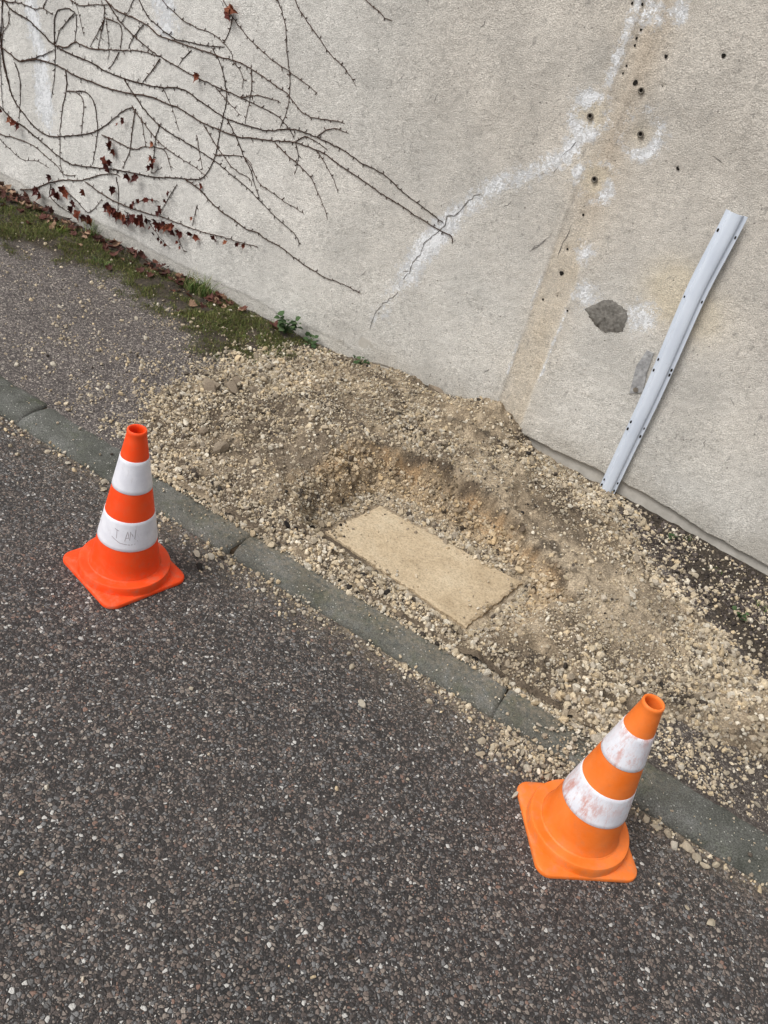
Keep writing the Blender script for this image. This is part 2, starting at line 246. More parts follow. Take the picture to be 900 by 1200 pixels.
road_t = asphalt("road_asphalt", (0.019, 0.0175, 0.0168),
    [(0.0, (0.050, 0.044, 0.042)), (0.22, (0.105, 0.086, 0.077)), (0.42, (0.200, 0.158, 0.134)), (0.56, (0.155, 0.149, 0.144)), (0.70, (0.27, 0.225, 0.19)), (0.80, (0.22, 0.215, 0.21)), (0.89, (0.27, 0.17, 0.13)), (0.915, (0.38, 0.33, 0.28)), (0.96, (0.62, 0.60, 0.56))],
    112, 0.78, (0.058, 0.049, 0.044))
rc = road_t.b.inputs["Base Color"].links[0].from_socket
dm = road_t.math('MULTIPLY', road_t.attr("dust", "Fac"), road_t.ramp(road_t.noise(55, 5, 0.7), [(0.38, 0.0), (0.62, 1.0)]))
road_t.color(road_t.mix(road_t.math('MULTIPLY', dm, 0.75), rc, (0.30, 0.24, 0.165)))
pav_t = asphalt("pavement_asphalt", (0.040, 0.034, 0.032),
    [(0.0, (0.085, 0.072, 0.070)), (0.25, (0.165, 0.142, 0.132)), (0.5, (0.27, 0.232, 0.208)), (0.72, (0.37, 0.33, 0.29)), (0.9, (0.54, 0.48, 0.41))],
    135, 0.78, (0.075, 0.060, 0.055))
sp = pav_t.b.inputs["Base Color"].links[0].from_socket
soilc = pav_t.ramp(pav_t.noise(60, 5, 0.65), [(0.3, (0.018, 0.014, 0.010)), (0.55, (0.060, 0.046, 0.032)), (0.75, (0.12, 0.09, 0.06))])
pav_t.color(pav_t.mix(pav_t.attr("soil", "Fac"), sp, soilc))

def gravel_mat(name, amp=0.35):
    t = NT(name, 0.92, 0.15)
    c = t.attr("col")
    f = t.ramp(t.noise(260, 3), [(0.25, 0.62), (0.75, 1.2)])
    t.color(t.mix(1.0, c, f, 'MULTIPLY')); t.bump(t.noise(300, 3), 0.35, 0.003)
    return t.m
M_GRAVEL = gravel_mat("loose_gravel")

def spoil_mat():
    t = NT("spoil_earth", 0.95, 0.1)
    c = t.attr("col")
    n1 = t.ramp(t.noise(170, 4, 0.65), [(0.28, 0.45), (0.5, 0.95), (0.75, 1.45)])
    v = t.voro(190)
    sp_ = t.n.new("ShaderNodeSeparateColor"); t.l.new(v.outputs["Color"], sp_.inputs[0])
    n2 = t.ramp(sp_.outputs[0], [(0.0, 0.7), (0.6, 1.0), (1.0, 1.35)])
    c = t.mix(1.0, c, n1, 'MULTIPLY'); c = t.mix(0.7, c, n2, 'MULTIPLY')
    t.color(c)
    t.bump(v.outputs["Distance"], -0.6, 0.006); t.bump(t.noise(320, 3), 0.6, 0.004)
    return t.m
M_SPOIL = spoil_mat()

def stone_mat(name, stops, grain=0.5):
    t = NT(name, 0.92, 0.15)
    c = t.ramp(t.orand(), stops)
    n = t.ramp(t.noise(70, 5, 0.6), [(0.25, 1 - grain), (0.7, 1.12)])
    t.color(t.mix(1.0, c, n, 'MULTIPLY')); t.bump(t.noise(140, 4), 0.5, 0.004)
    return t.m
M_STONE = stone_mat("limestone", [(0.0, (0.47, 0.39, 0.285)), (0.35, (0.53, 0.455, 0.34)), (0.7, (0.42, 0.36, 0.27)), (1.0, (0.60, 0.545, 0.45))])
M_CLOD = stone_mat("asphalt_clod", [(0.0, (0.022, 0.020, 0.019)), (1.0, (0.055, 0.048, 0.042))], .7)
M_LUMP = stone_mat("dusty_lump", [(0.0, (0.24, 0.19, 0.14)), (1.0, (0.33, 0.27, 0.2))])

def wall_mat():
    t = NT("wall_render", 0.93, 0.12)
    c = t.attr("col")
    g1 = t.ramp(t.noise(230, 3, 0.6, t.mapping((1, 1, 1.5))), [(0.30, 0.58), (0.5, 0.98), (0.70, 1.30)])
    g2 = t.ramp(t.noise(38, 5, 0.65), [(0.3, 0.86), (0.7, 1.08)])
    c = t.mix(1.0, c, g1, 'MULTIPLY'); c = t.mix(1.0, c, g2, 'MULTIPLY')
    # dirt caught in short smears and specks
    sm = t.ramp(t.noise(26, 6, 0.72, t.mapping((1.6, 1, 0.8))), [(0.57, 0.0), (0.70, 1.0)])
    sm2 = t.math('MULTIPLY', sm, t.attr("dirt", "Fac"))
    c = t.mix(t.math('MULTIPLY', sm2, 0.62), c, (0.20, 0.19, 0.175))
    v = t.voro(42); sv = t.n.new("ShaderNodeSeparateColor"); t.l.new(v.outputs["Color"], sv.inputs[0])
    pit = t.math('MULTIPLY', t.math('LESS_THAN', v.outputs["Distance"], 0.13), t.math('GREATER_THAN', sv.outputs[0], 0.86))
    c = t.mix(t.math('MULTIPLY', pit, 0.65), c, (0.10, 0.09, 0.08))
    sc = t.ramp(t.noise(9, 4, 0.6), [(0.46, 0.0), (0.62, 1.0)])
    hr = t.ramp(t.noise(60, 4, 0.75, t.mapping((1.0, 1.0, 0.30))), [(0.57, 0.0), (0.68, 1.0)])
    c = t.mix(t.math('MULTIPLY', t.math('MULTIPLY', sc, hr), 0.42), c, (0.23, 0.215, 0.195))
    # lime bloom: a thin grey-blue haze with crusty white flecks in it
    ef = t.attr("efflo", "Fac")
    hz = t.math('ADD', ef, t.math('MULTIPLY', t.math('SUBTRACT', t.noise(34, 8, 0.8), 0.5), 3.4))
    hz = t.math('MULTIPLY', t.ramp(hz, [(0.25, 0.0), (0.60, 1.0)]), t.ramp(ef, [(0.0, 0.0), (0.15, 1.0)]))
    c = t.mix(t.math('MULTIPLY', hz, 0.55, True), c, (0.62, 0.65, 0.69))
    n1 = t.noise(70, 6, 0.78, t.mapping((1.25, 1.0, 0.8))); n2 = t.noise(16, 4, 0.6)
    e = t.math('ADD', t.math('MULTIPLY', t.math('SUBTRACT', n1, 0.5), 5.0), t.math('MULTIPLY', t.math('SUBTRACT', n2, 0.5), 2.6))
    e = t.math('ADD', e, ef)
    e = t.math('MULTIPLY', t.ramp(e, [(0.66, 0.0), (0.86, 1.0)]), t.ramp(ef, [(0.05, 0.0), (0.35, 1.0)]))
    c = t.mix(t.math('MULTIPLY', e, 0.9), c, (0.83, 0.84, 0.85))
    t.color(c)
    t.bump(t.noise(210, 3, 0.6), 0.8, 0.005); t.bump(t.noise(45, 4), 0.4, 0.008)
    return t.m
M_WALL = wall_mat()

def simple(name, c0, c1, scale=40, rough=0.85, spec=0.3, bump=0.3, bscale=120, rnd=False):
    t = NT(name, rough, spec)
    f = t.ramp(t.noise(scale, 5, 0.6), [(0.3, 0.0), (0.7, 1.0)])
    c = t.mix(f, c0, c1)
    if rnd:
        r = t.ramp(t.orand(), [(0.0, 0.65), (1.0, 1.3)]); c = t.mix(1.0, c, r, 'MULTIPLY')
    t.color(c)
    if bump: t.bump(t.noise(bscale, 4), bump, 0.003)
    return t.m

M_FOOT = simple("footing_concrete", (0.38, 0.355, 0.31), (0.52, 0.49, 0.44), 25)
M_DARK = simple("dark_hollow", (0.010, 0.009, 0.008), (0.03, 0.026, 0.022), 80, 0.95, 0.1)
M_CRACK = simple("crack_dark", (0.10, 0.095, 0.09), (0.20, 0.19, 0.175), 30, 0.95, 0.1, 0)
M_PLUG = simple("anchor_plug", (0.10, 0.09, 0.075), (0.22, 0.19, 0.15), 120, 0.6)
M_PATCH = simple("mortar_patch", (0.105, 0.098, 0.086), (0.255, 0.24, 0.215), 75, 0.95, 0.1, 1.0, 110)
M_BRKT = simple("galvanised_residue", (0.20, 0.20, 0.20), (0.46, 0.46, 0.46), 55, 0.6, 0.4, 0.8)
M_STEM = simple("vine_bark", (0.045, 0.027, 0.020), (0.095, 0.06, 0.045), 60, 0.9, 0.15, rnd=True)
M_SOIL = simple("soil", (0.03, 0.022, 0.014), (0.09, 0.065, 0.042), 30, 0.95, 0.1)

def leaf_mat(name, stops):
    t = NT(name, 0.7, 0.25)
    c = t.ramp(t.orand(), stops); n = t.ramp(t.noise(90, 4), [(0.3, 0.6), (0.7, 1.2)])
    t.color(t.mix(1.0, c, n, 'MULTIPLY')); return t.m
M_VLEAF = leaf_mat("red_leaf", [(0.0, (0.055, 0.014, 0.012)), (0.5, (0.105, 0.022, 0.016)), (0.85, (0.18, 0.045, 0.022)), (1.0, (0.28, 0.10, 0.05))])
M_DLEAF = leaf_mat("dead_leaf", [(0.0, (0.050, 0.018, 0.014)), (0.5, (0.095, 0.034, 0.025)), (1.0, (0.155, 0.062, 0.042))])
M_WEED = leaf_mat("weed_leaf", [(0.0, (0.030, 0.060, 0.020)), (0.6, (0.052, 0.098, 0.034)), (1.0, (0.095, 0.14, 0.06))])
def blade_mat():
    t = NT("grass_blade", 0.6, 0.25); t.color(t.attr("col")); return t.m
M_BLADE = blade_mat()

def kerb_mat():
    t = NT("kerb_concrete", 0.85, 0.25)
    c = t.ramp(t.noise(9, 6, 0.65), [(0.3, (0.062, 0.064, 0.053)), (0.55, (0.108, 0.109, 0.097)), (0.75, (0.172, 0.172, 0.160))])
    c = t.mix(t.ramp(t.noise(14, 5, 0.7), [(0.52, 0.0), (0.7, 0.6)]), c, (0.070, 0.078, 0.045))
    g = t.ramp(t.noise(260, 3, 0.65), [(0.3, 0.42), (0.5, 0.95), (0.70, 1.65)])
    c = t.mix(1.0, c, g, 'MULTIPLY')
    v = t.voro(150); sv = t.n.new("ShaderNodeSeparateColor"); t.l.new(v.outputs["Color"], sv.inputs[0])
    spk = t.math('MULTIPLY', t.math('LESS_THAN', v.outputs["Distance"], 0.30), t.math('GREATER_THAN', sv.outputs[0], 0.90))
    c = t.mix(t.math('MULTIPLY', spk, 0.8), c, (0.42, 0.41, 0.37))
    d = t.attr("dust", "Fac")
    c = t.mix(t.math('MULTIPLY', d, t.ramp(t.noise(70, 4), [(0.35, 0.0), (0.7, 0.9)])), c, (0.36, 0.29, 0.2))
    t.color(c); t.bump(t.noise(190, 4, 0.6), 0.6, 0.004)
    return t.m
M_KERB = kerb_mat()

# ------------------------------------------------------------------ ground heights
def base_h(x, y):
    x = np.asarray(x, float); y = np.asarray(y, float)
    return 0.028 + (0.036 - 0.026 * sstep(-0.3, 0.45, x)) * np.clip((y - 0.14) / 1.27, 0, 1)

CTRL = np.array([  # x, y, spoil thickness over the pavement
 (-2.25,.75,-.03),(-2.15,.35,-.03),(-1.95,.12,-.03),(-2.2,1.15,-.03),(-2.1,1.4,-.03),
 (-1.96,.735,.0),(-1.90,.40,.0),(-1.60,.20,.006),(-1.45,.16,.012),(-1.2,.15,.012),(-1.95,1.05,.0),(-1.72,1.38,.008),
 (-1.75,.65,.035),(-1.55,.42,.040),(-1.55,.7,.062),(-1.35,.45,.052),(-1.30,.75,.080),(-1.5,1.1,.055),(-1.25,1.1,.088),(-1.25,.22,.030),
 (-1.38,1.41,.066),(-1.2,1.41,.064),(-1.05,1.41,.090),(-.909,1.41,.150),(-.83,1.41,.105),(-.72,1.41,.035),(-.59,1.41,.016),(-.40,1.41,.010),
 (-.9,1.15,.105),(-1.05,1.0,.088),(-.65,1.12,.075),(-.75,.95,.085),(-.55,.92,.070),(-.4,1.1,.045),(-.25,.85,.058),(-.2,.65,.050),
 (-.9,.15,.006),(-.6,.15,.008),(-.42,.17,.022),(-.3,.16,.022),(-.2,.25,.045),(-.1,.45,.045),(.05,.25,.03),(.2,.55,.034),(.2,.8,.024),(-.05,.7,.045),(-.1,.12,.022),(.04,.10,.018),
 (-.1,1.15,.0),(.09,1.03,-.004),(.42,.80,-.004),(.25,.34,.0),(.42,.38,.0),(.17,.15,-.012),(.55,.46,.006),(.5,.62,.022),(.85,.6,.012),(1.2,.6,-.03),(.9,.95,-.03),(.9,.25,-.03),(.5,.15,-.03),(.2,1.3,-.03),(-.1,1.4,-.012),(.4,1.1,-.03)])

def tps_fit(P):
    n = len(P); d = np.hypot(P[:, None, 0] - P[None, :, 0], P[:, None, 1] - P[None, :, 1])
    K = np.where(d > 0, d * d * np.log(d + 1e-12), 0) + np.eye(n) * 1e-4
    A = np.zeros((n + 3, n + 3)); A[:n, :n] = K
    A[:n, n] = 1; A[:n, n + 1:] = P[:, :2]; A[n, :n] = 1; A[n + 1:, :n] = P[:, :2].T
    return np.linalg.solve(A, np.concatenate([P[:, 2], [0, 0, 0]]))
TPSW = tps_fit(CTRL)
def thick(x, y):
    s = TPSW[-3] + TPSW[-2] * x + TPSW[-1] * y
    for (cx, cy, _), w in zip(CTRL, TPSW[:-3]):
        d2 = (x - cx) ** 2 + (y - cy) ** 2 + 1e-12
        s = s + w * 0.5 * d2 * np.log(d2)
    return s

SLAB = [(-1.052, .385), (-1.0, .680), (-.398, .693), (-.450, .325)]
SLAB_Z = -0.03
PIT_RIM = [(-1.27, .36), (-1.25, .70), (-1.06, .87), (-.90, .905), (-.72, .89), (-.50, .81), (-.28, .69), (-.20, .58), (-.28, .36), (-.38, .20), (-.75, .19), (-1.10, .235)]

def pit_t(x, y):                   # 0 on the pit floor, 1 outside the rim
    x0_, y0_ = x, y
    wx = (fbm(x, y, 7, 31, 3) - .5) * .07 + (fbm(x, y, 26, 33, 2) - .5) * .03; wy = (fbm(x, y, 7, 32, 3) - .5) * .07 + (fbm(x, y, 26, 34, 2) - .5) * .03
    di = sdist(x, y, SLAB); do = -sdist(x + wx, y + wy, PIT_RIM)
    di = np.maximum(di - .016 - .008 * (1 - sstep(.40, .52, y0_)), 0); do = np.maximum(do, 0)
    return di / (di + do + 1e-6)

def ground_h(x, y, detail=True):
    x = np.asarray(x, float); y = np.asarray(y, float)
    m = np.clip(thick(x, y), -.05, .2)
    z = base_h(x, y) + m
    t = pit_t(x, y); n = fbm(x, y, 14, 3, 3) - .5
    tt = np.clip(t + n * .35 * sstep(0, .3, t) * (1 - sstep(.8, 1, t)), 0, 1)
    prof = np.where(tt < .62, tt * .70, np.where(tt < .80, .434 + (tt - .62) * .55, .533 + (tt - .80) * 2.335))       # talus, ledge, steep scarp under the rim
    lbk = 1 - sstep(-1.1, -.95, x)
    prof = prof * (1 - lbk) + (tt * tt * (3 - 2 * tt)) * lbk
    prof = np.clip(prof, 0, 1)
    z = (SLAB_Z - .013) * (1 - prof) + z * prof
    if detail:
        act = sstep(-.01, .02, m) * (.12 + .88 * sstep(0.03, .35, t))
        z = z + sstep(.25, .5, t) * (1 - sstep(.96, 1, t)) * ((fbm(x, y, 55, 21, 3) - .5) * .030)
        z = z + act * ((fbm(x, y, 9, 11, 3) - .5) * .040 + (fbm(x, y, 38, 12, 3) - .5) * .026 + (fbm(x, y, 105, 5, 2) - .5) * .013)
    return z

# ------------------------------------------------------------------ the setting: ground sheet, road, pavement, kerb
g = mesh_np("ground", [(-60, -60, -.25), (60, -60, -.25), (60, 60, -.25), (-60, 60, -.25)], np.array([[0, 1, 2, 3]]))
tag(link("ground", g, M_SOIL), kind="structure")

def axis(lo, hi, flo, fhi, fine, coarse):
    a = np.concatenate([np.arange(lo, flo, coarse), np.arange(flo, fhi, fine), np.arange(fhi, hi + coarse, coarse)])
    return a
xs = axis(-16, 14, -3.5, 2.0, .04, .5); ys = axis(-14, -1.8, -1.8, 0.0, .03, .5); ys = ys[ys < -.001]; ys = np.append(ys, 0.02)
X, Y = np.meshgrid(xs, ys, indexing='ij')
Z = (fbm(X, Y, 1.3, 40, 3) - .5) * .012 + (fbm(X, Y, 7, 41, 2) - .5) * .004
Z = Z * sstep(0, .5, -Y + .25) - .006
du = np.exp(Y / (.035 + .05 * fbm(X, X * 0, 2.5, 43, 3))) * (.35 + .65 * np.exp(-((X + .3) / 1.2) ** 2))
me = mesh_np("road", np.stack([X, Y, Z], -1).reshape(-1, 3), grid_faces(len(xs), len(ys)), attrs={"dust": du}, smooth=True)
tag(link("road", me, road_t.m), kind="structure")
def road_h(x, y):
    z = (fbm(x, y, 1.3, 40, 3) - .5) * .012 + (fbm(x, y, 7, 41, 2) - .5) * .004
    return z * sstep(0, .5, -y + .25) - .006

VERGE = [(-9, .7), (-4.2, .72), (-3.3, .90), (-2.98, 1.10), (-2.6, 1.08), (-2.37, 1.03), (-2.05, .90), (-1.88, 1.02), (-1.72, 1.30), (-1.70, 1.44), (-9, 1.44)]
def verge_mask(x, y):
    d = sdist(x, y, VERGE)
    return 1 - sstep(-.10, .07, d + (fbm(x, y, 12, 60, 3) - .5) * .22)
def darkside_mask(x, y):           # bare dark soil along the wall, right of the heap
    l = y - (1.22 - .62 * (x + .25)); nz = (fbm(x, y, 16, 61, 3) - .5) * .16
    a = sstep(-.06, .06, l + nz) * sstep(-.75, -.35, x)
    b = sstep(.02, .16, x + nz) * (1 - sstep(.44, .56, y + nz)) * .45
    return np.maximum(a, b)

xs = axis(-10, 7, -4.4, 1.3, .016, .25); ys = np.linspace(.126, 1.44, 83)
X, Y = np.meshgrid(xs, ys, indexing='ij')
Zp = base_h(X, Y) + (fbm(X, Y, 30, 50, 3) - .5) * .005 + (fbm(X, Y, 3, 51, 2) - .5) * .008 * sstep(.14, .4, Y)
vm = verge_mask(X, Y); dk = darkside_mask(X, Y)
Zp = Zp + vm * (.006 + .014 * fbm(X, Y, 20, 55, 3)) + dk * .012 * fbm(X, Y, 25, 56, 3)
th = thick(X, Y); pt = pit_t(X, Y)
bur = (th > .028) | (pt < .97)
bf = bur[:-1, :-1] & bur[1:, :-1] & bur[:-1, 1:] & bur[1:, 1:]
near = (X > -2.3) & (X < 1.1); bf &= near[:-1, :-1]
v, f, so = compact(np.stack([X, Y, Zp], -1).reshape(-1, 3), grid_faces(len(xs), len(ys), ~bf), np.clip(np.maximum(vm, dk * .95), 0, 1).ravel())
me = mesh_np("pavement", v, f, attrs={"soil": so}, smooth=True)
tag(link("pavement", me, pav_t.m), kind="structure")
def pave_h(x, y):
    vm_ = verge_mask(x, y); dk_ = darkside_mask(x, y)
    return base_h(x, y) + (fbm(x, y, 3, 51, 2) - .5) * .008 * sstep(.14, .4, y) + vm_ * (.006 + .014 * fbm(x, y, 20, 55, 3)) + dk_ * .012 * fbm(x, y, 25, 56, 3)
def top_h(x, y):
    x = np.atleast_1d(np.asarray(x, float)); y = np.atleast_1d(np.asarray(y, float))
    z = np.where(pit_t(x, y) < .999, ground_h(x, y), np.maximum(ground_h(x, y), pave_h(x, y)))
    z = np.where(sdist(x, y, SLAB) < 0, SLAB_Z, z)
    z = np.where(y < .144, np.where(y < 0, road_h(x, y), np.interp(y, KPY, KPZ)), z)
    return z

# kerb: one mesh for each stone, with open joints
KERB_P = [(.004, -.12), (.000, -.004), (.003, .006), (.010, .015), (.021, .022), (.038, .027), (.065, .031), (.100, .033), (.130, .032), (.142, .027), (.145, .018), (.145, -.12)]
KPY = [0, .010, .021, .038, .065, .100, .130, .142]; KPZ = [.0, .015, .022, .027, .031, .033, .032, .027]
kerb = tag(empty("kerb", (0, .07, 0)), kind="structure")
kp = np.array(KERB_P)
for k in range(-6, 7):
    x0 = -2.139 + .962 * k + .0015; x1 = x0 + .962 - .003
    n = 65; xx = np.linspace(x0, x1, n)
    V = []
    e = np.minimum(xx - x0, x1 - xx); er = np.clip(1 - e / .012, 0, 1) ** 2
    dz = rng.normal(0, .0015); dy = rng.normal(0, .002); sk = .012 if k == 0 else rng.normal(0, .005)
    for j, (py, pz) in enumerate(kp):
        wob = (fbm(xx, np.full(n, py * 3), 7, 70 + k, 3) - .5) * .008 + (fbm(xx, np.full(n, py * 3), 45, 90 + k, 2) - .5) * .004
        up = 1.0 if pz > -.05 else 0.0
        V.append(np.stack([xx + sk * (py - .07) / .07 * (1 - 0), py + dy + wob * up * .8 + er * .002 * np.sign(.07 - py), pz + (dz + wob * .7 - er * .003) * up], -1))
    V = np.array(V).transpose(1, 0, 2).reshape(-1, 3)
    m = len(kp); f = grid_faces(n, m)
    caps = [np.array([[j for j in range(m)]]), np.array([[(n - 1) * m + j for j in range(m)][::-1]])]
    du = np.repeat(sstep(-1.7, -1.2, xx) * (1 - sstep(.1, .4, xx)) * .55, m) * np.tile(sstep(-.01, .12, kp[:, 0]) * .8 + .2, n)
    me = mesh_np("kerb_stone", V - np.array([0, .07, 0]), [f] + caps, attrs={"dust": du}, smooth=True)
    link("kerb_stone", me, M_KERB, kerb)
jm = mesh_np("joint_fill", [(a, b - .07, c) for a in (-9, 5) for (b, c) in ((.012, -.1), (.014, .010), (.13, .024), (.13, -.1))],
             [np.array([[0, 1, 5, 4], [1, 2, 6, 5], [2, 3, 7, 6]])])
link("joint_bed", jm, M_SOIL, kerb)

# ------------------------------------------------------------------ retaining wall
wall = tag(empty("retaining_wall", (0, WALL_Y, 0)), "long weathered beige rendered retaining wall with cracks and lime stains", "wall")
xs = np.concatenate([np.arange(-12, -4.8, .3), np.arange(-4.8, 1.6, .0075), np.arange(1.6, 8.1, .3)])
zs = np.concatenate([np.arange(0, 2.0, .0075), np.linspace(2.0, 2.72, 12)[0:]])
X, T = np.meshgrid(xs, zs, indexing='ij')
low = .128 - .046 * sstep(-.2, .3, xs) + (fbm(xs, xs * 0, 5, 200, 3) - .5) * .022 + (fbm(xs, xs * 0, 40, 201, 2) - .5) * .008
Zw = low[:, None] + T * (2.72 - low[:, None]) / 2.72
lf_ = 1 - sstep(-1.75, -1.45, xs); band_top = low.copy(); low = low * (1 - lf_) + .02 * lf_
Zw = low[:, None] + T * (2.72 - low[:, None]) / 2.72
def gauss(cx, cz, r): return np.exp(-((X - cx) ** 2 + (Zw - cz) ** 2) / (r * r))
warp = (fbm(X, Zw, 9, 210, 4) - .5)
# vertical chase where a conduit used to run
cl = -.912 + warp * .012; wid = .125 - .07 * sstep(.75, 1.35, Zw)
inside = sstep(cl - .004, cl + .006, X) * (1 - sstep(cl + wid - .006, cl + wid + .004, X))
D = inside * .004 * (1 - .7 * sstep(1.0, 1.2, Zw) * (1 - sstep(1.35, 1.45, Zw)))
edgeL = np.exp(-((X - cl + .006) / .007) ** 2); edgeR = np.exp(-((X - cl - wid - .006) / .007) ** 2)
D = D - edgeL * .002 - edgeR * .002
flat = 1 - (1 - sstep(.0, .12, Zw - low[:, None])) * (1 - sstep(-1.7, -1.2, X))
D = D + (fbm(X, Zw, 1.1, 220, 3) - .5) * .016 + (fbm(X, Zw, 12, 221, 3) - .5) * .004 + (fbm(X, Zw, 60, 222, 3) - .5) * .0022
D = D * flat + .003 * (1 - sstep(-.003, .004, Zw - band_top[:, None])) * lf_[:, None]
for (hx, hz) in ANCHORS[:3]: D = D + .004 * gauss(hx, hz, .03)
for (hx, hz) in HOLES: D = D + .008 * gauss(hx, hz, .007)
# colour of the render
L1 = fbm(X, Zw, 1.4, 230, 4); L2 = fbm(X, Zw, 5, 231, 4); L3 = fbm(X, Zw * .5, 14, 232, 4)
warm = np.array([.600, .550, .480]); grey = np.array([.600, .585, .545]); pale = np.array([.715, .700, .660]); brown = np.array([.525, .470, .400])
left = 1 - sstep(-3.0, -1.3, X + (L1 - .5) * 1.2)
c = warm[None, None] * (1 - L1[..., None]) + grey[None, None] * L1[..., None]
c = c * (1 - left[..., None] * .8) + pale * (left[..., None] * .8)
ur = sstep(.6, 1.3, Zw + (L2 - .5) * .5) * sstep(-2.2, -1.0, X)
c = c * (1 - .45 * ur[..., None]) + brown * .45 * ur[..., None]
lowb = (1 - sstep(.25, .85, Zw + (L2 - .5) * .5)) * sstep(-2.6, -1.8, X)
c = c * (1 - .4 * lowb[..., None]) + np.array([.63, .615, .57]) * .4 * lowb[..., None]
c = c * (.84 + .32 * L2[..., None]) * (.90 + .20 * L3[..., None])
# ochre wash in and beside the chase, and rust-brown above it
och = inside * (1 - sstep(.85, 1.05, Zw)) * .42 * (.35 + 1.1 * L3) + np.exp(-((X - cl - wid * .5 - .02) / .10) ** 2) * .30 * (.3 + 1.2 * L2)
ochu = np.exp(-((X - cl - .07) / .06) ** 2) * sstep(.95, 1.1, Zw) * .5 * (.4 + L3)
c = c * (1 - och[..., None]) + np.array([.585, .495, .37]) * och[..., None]
c = c * (1 - ochu[..., None]) + np.array([.48, .395, .30]) * ochu[..., None]
for (hx, hz), r, k in ((BLOTS[6], .095, .75), (BLOTS[7], .05, .5), (BLOTS[8], .085, .6), (ANCHORS[0], .045, .6), (ANCHORS[1], .032, .4), (ANCHORS[2], .045, .6)):
    gm = np.clip(gauss(hx, hz, r) * 1.6 + warp * .9 * gauss(hx, hz, r * 1.4), 0, 1) * k
    c = c * (1 - gm[..., None]) + np.array([.66, .58, .44]) * gm[..., None]
bl_ = (1 - sstep(-.004, .004, Zw - band_top[:, None] + (L3 - .5) * .006)) * lf_[:, None] * .45
c = c * (1 - bl_[..., None]) + np.array([.40, .375, .325]) * bl_[..., None]
# wall colour turns darker and browner towards the foot
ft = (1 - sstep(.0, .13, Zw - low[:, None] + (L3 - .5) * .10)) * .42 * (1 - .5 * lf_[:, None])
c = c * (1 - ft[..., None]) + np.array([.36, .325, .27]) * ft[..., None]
gb = np.exp(-(seg_dist(X, Zw, [(-1.0, 1.40), (-.98, 1.55)]) / .04) ** 2) * .3
c = c * (1 - gb[..., None]) + np.array([.27, .27, .26]) * gb[..., None]
# lime bloom
E = np.zeros_like(X)
bd = seg_dist(X + warp * .05, Zw + warp * .05, EFFLO_BAND[1:])
al = sstep(.3, .55, Zw) * (1 - sstep(.82, .86, Zw) * (1 - sstep(.86, .94, Zw)) * .0)
E = np.maximum(E, (1 - sstep(.0, .075 + .03 * (L2 - .5), bd + (L3 - .5) * .05)) * (.55 + .25 * sstep(1.1, 1.25, Zw) + .5 * np.exp(-((Zw - .72) / .09) ** 2)) * (.45 + .55 * sstep(.35, .6, Zw)))
def ringm(hx, hz, r0, r1, amp):
    r = np.hypot(X - hx, (Zw - hz)) + warp * .05
    return amp * np.exp(-((r - r0) / r1) ** 2)
def lob(hx, hz, ang, w):          # favours one side of a hole
    a = np.arctan2(Zw - hz, X - hx) - math.radians(ang)
    return .25 + .75 * np.exp(-(((a + np.pi) % (2 * np.pi) - np.pi) / w) ** 2)
A0, A1, A2 = ANCHORS[:3]
E = np.maximum(E, ringm(*A0, .062, .034, 1.0) * np.maximum(lob(*A0, -100, 1.0), .75 * lob(*A0, 120, .7)))
E = np.maximum(E, ringm(*A1, .062, .030, .85) * lob(*A1, -40, 1.1)); E = np.maximum(E, ringm(*A2, .066, .026, .85) * np.maximum(lob(*A2, -25, .6), lob(*A2, 175, .5)))
for (hx, hz), r, k in ((BLOTS[3], .055, .68), (BLOTS[4], .038, .75), (BLOTS[5], .06, .72), (BLOTS[9], .05, .6), (BLOTS[10], .035, .8)):
    E = np.maximum(E, gauss(hx, hz, r) * k)
E = np.maximum(E, np.clip(1 - seg_dist(X + warp * .08, Zw, STREAK_A) / .075, 0, 1) * 1.0 * sstep(.35, .6, Zw))
E = np.maximum(E, np.clip(1 - seg_dist(X + warp * .06, Zw, STREAK_B + [(-2.98, 1.5)]) / .09, 0, 1) * .8)
E = np.maximum(E, np.exp(-((X + .93) / .02) ** 2) * sstep(1.36, 1.5, Zw) * .6)
E = np.maximum(E, edgeR * .55 * sstep(.35, .4, Zw) * (1 - sstep(.66, .72, Zw))); E = np.maximum(E, edgeL * .5 * (L3 > .47) * (1 - sstep(.75, .8, Zw)))
dirt = np.clip(.35 + .9 * L1 + .5 * sstep(-2.6, -1.0, X) - .3 * left, 0, 1)
YY = D; f = grid_faces(len(xs), len(zs))[:, ::-1]
V = np.stack([X, YY, Zw], -1).reshape(-1, 3)
nv = len(V); ns = len(zs)
lip = np.stack([xs, np.full(len(xs), .022), low + .004], -1)
V2 = np.concatenate([V, lip]); i = np.arange(len(xs) - 1)
f2 = np.stack([i * ns, (i + 1) * ns, nv + i + 1, nv + i], 1)
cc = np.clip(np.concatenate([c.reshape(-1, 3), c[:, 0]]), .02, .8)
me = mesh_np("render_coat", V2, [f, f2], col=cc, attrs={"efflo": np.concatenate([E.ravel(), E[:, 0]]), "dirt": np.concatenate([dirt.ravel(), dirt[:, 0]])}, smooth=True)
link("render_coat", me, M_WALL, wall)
def box_mesh(name, x0, x1, y0, y1, z0, z1):
    v = [(x, y, z) for x in (x0, x1) for y in (y0, y1) for z in (z0, z1)]
    return mesh_np(name, v, np.array([[0, 1, 3, 2], [4, 6, 7, 5], [0, 4, 5, 1], [2, 3, 7, 6], [0, 2, 6, 4], [1, 5, 7, 3]]))
xs2 = np.concatenate([np.arange(-12, -4.8, .3), np.arange(-4.8, 1.6, .02), np.arange(1.6, 8.1, .3)])
zf = np.linspace(-.24, .20, 23); X2, Z2 = np.meshgrid(xs2, zf, indexing='ij')
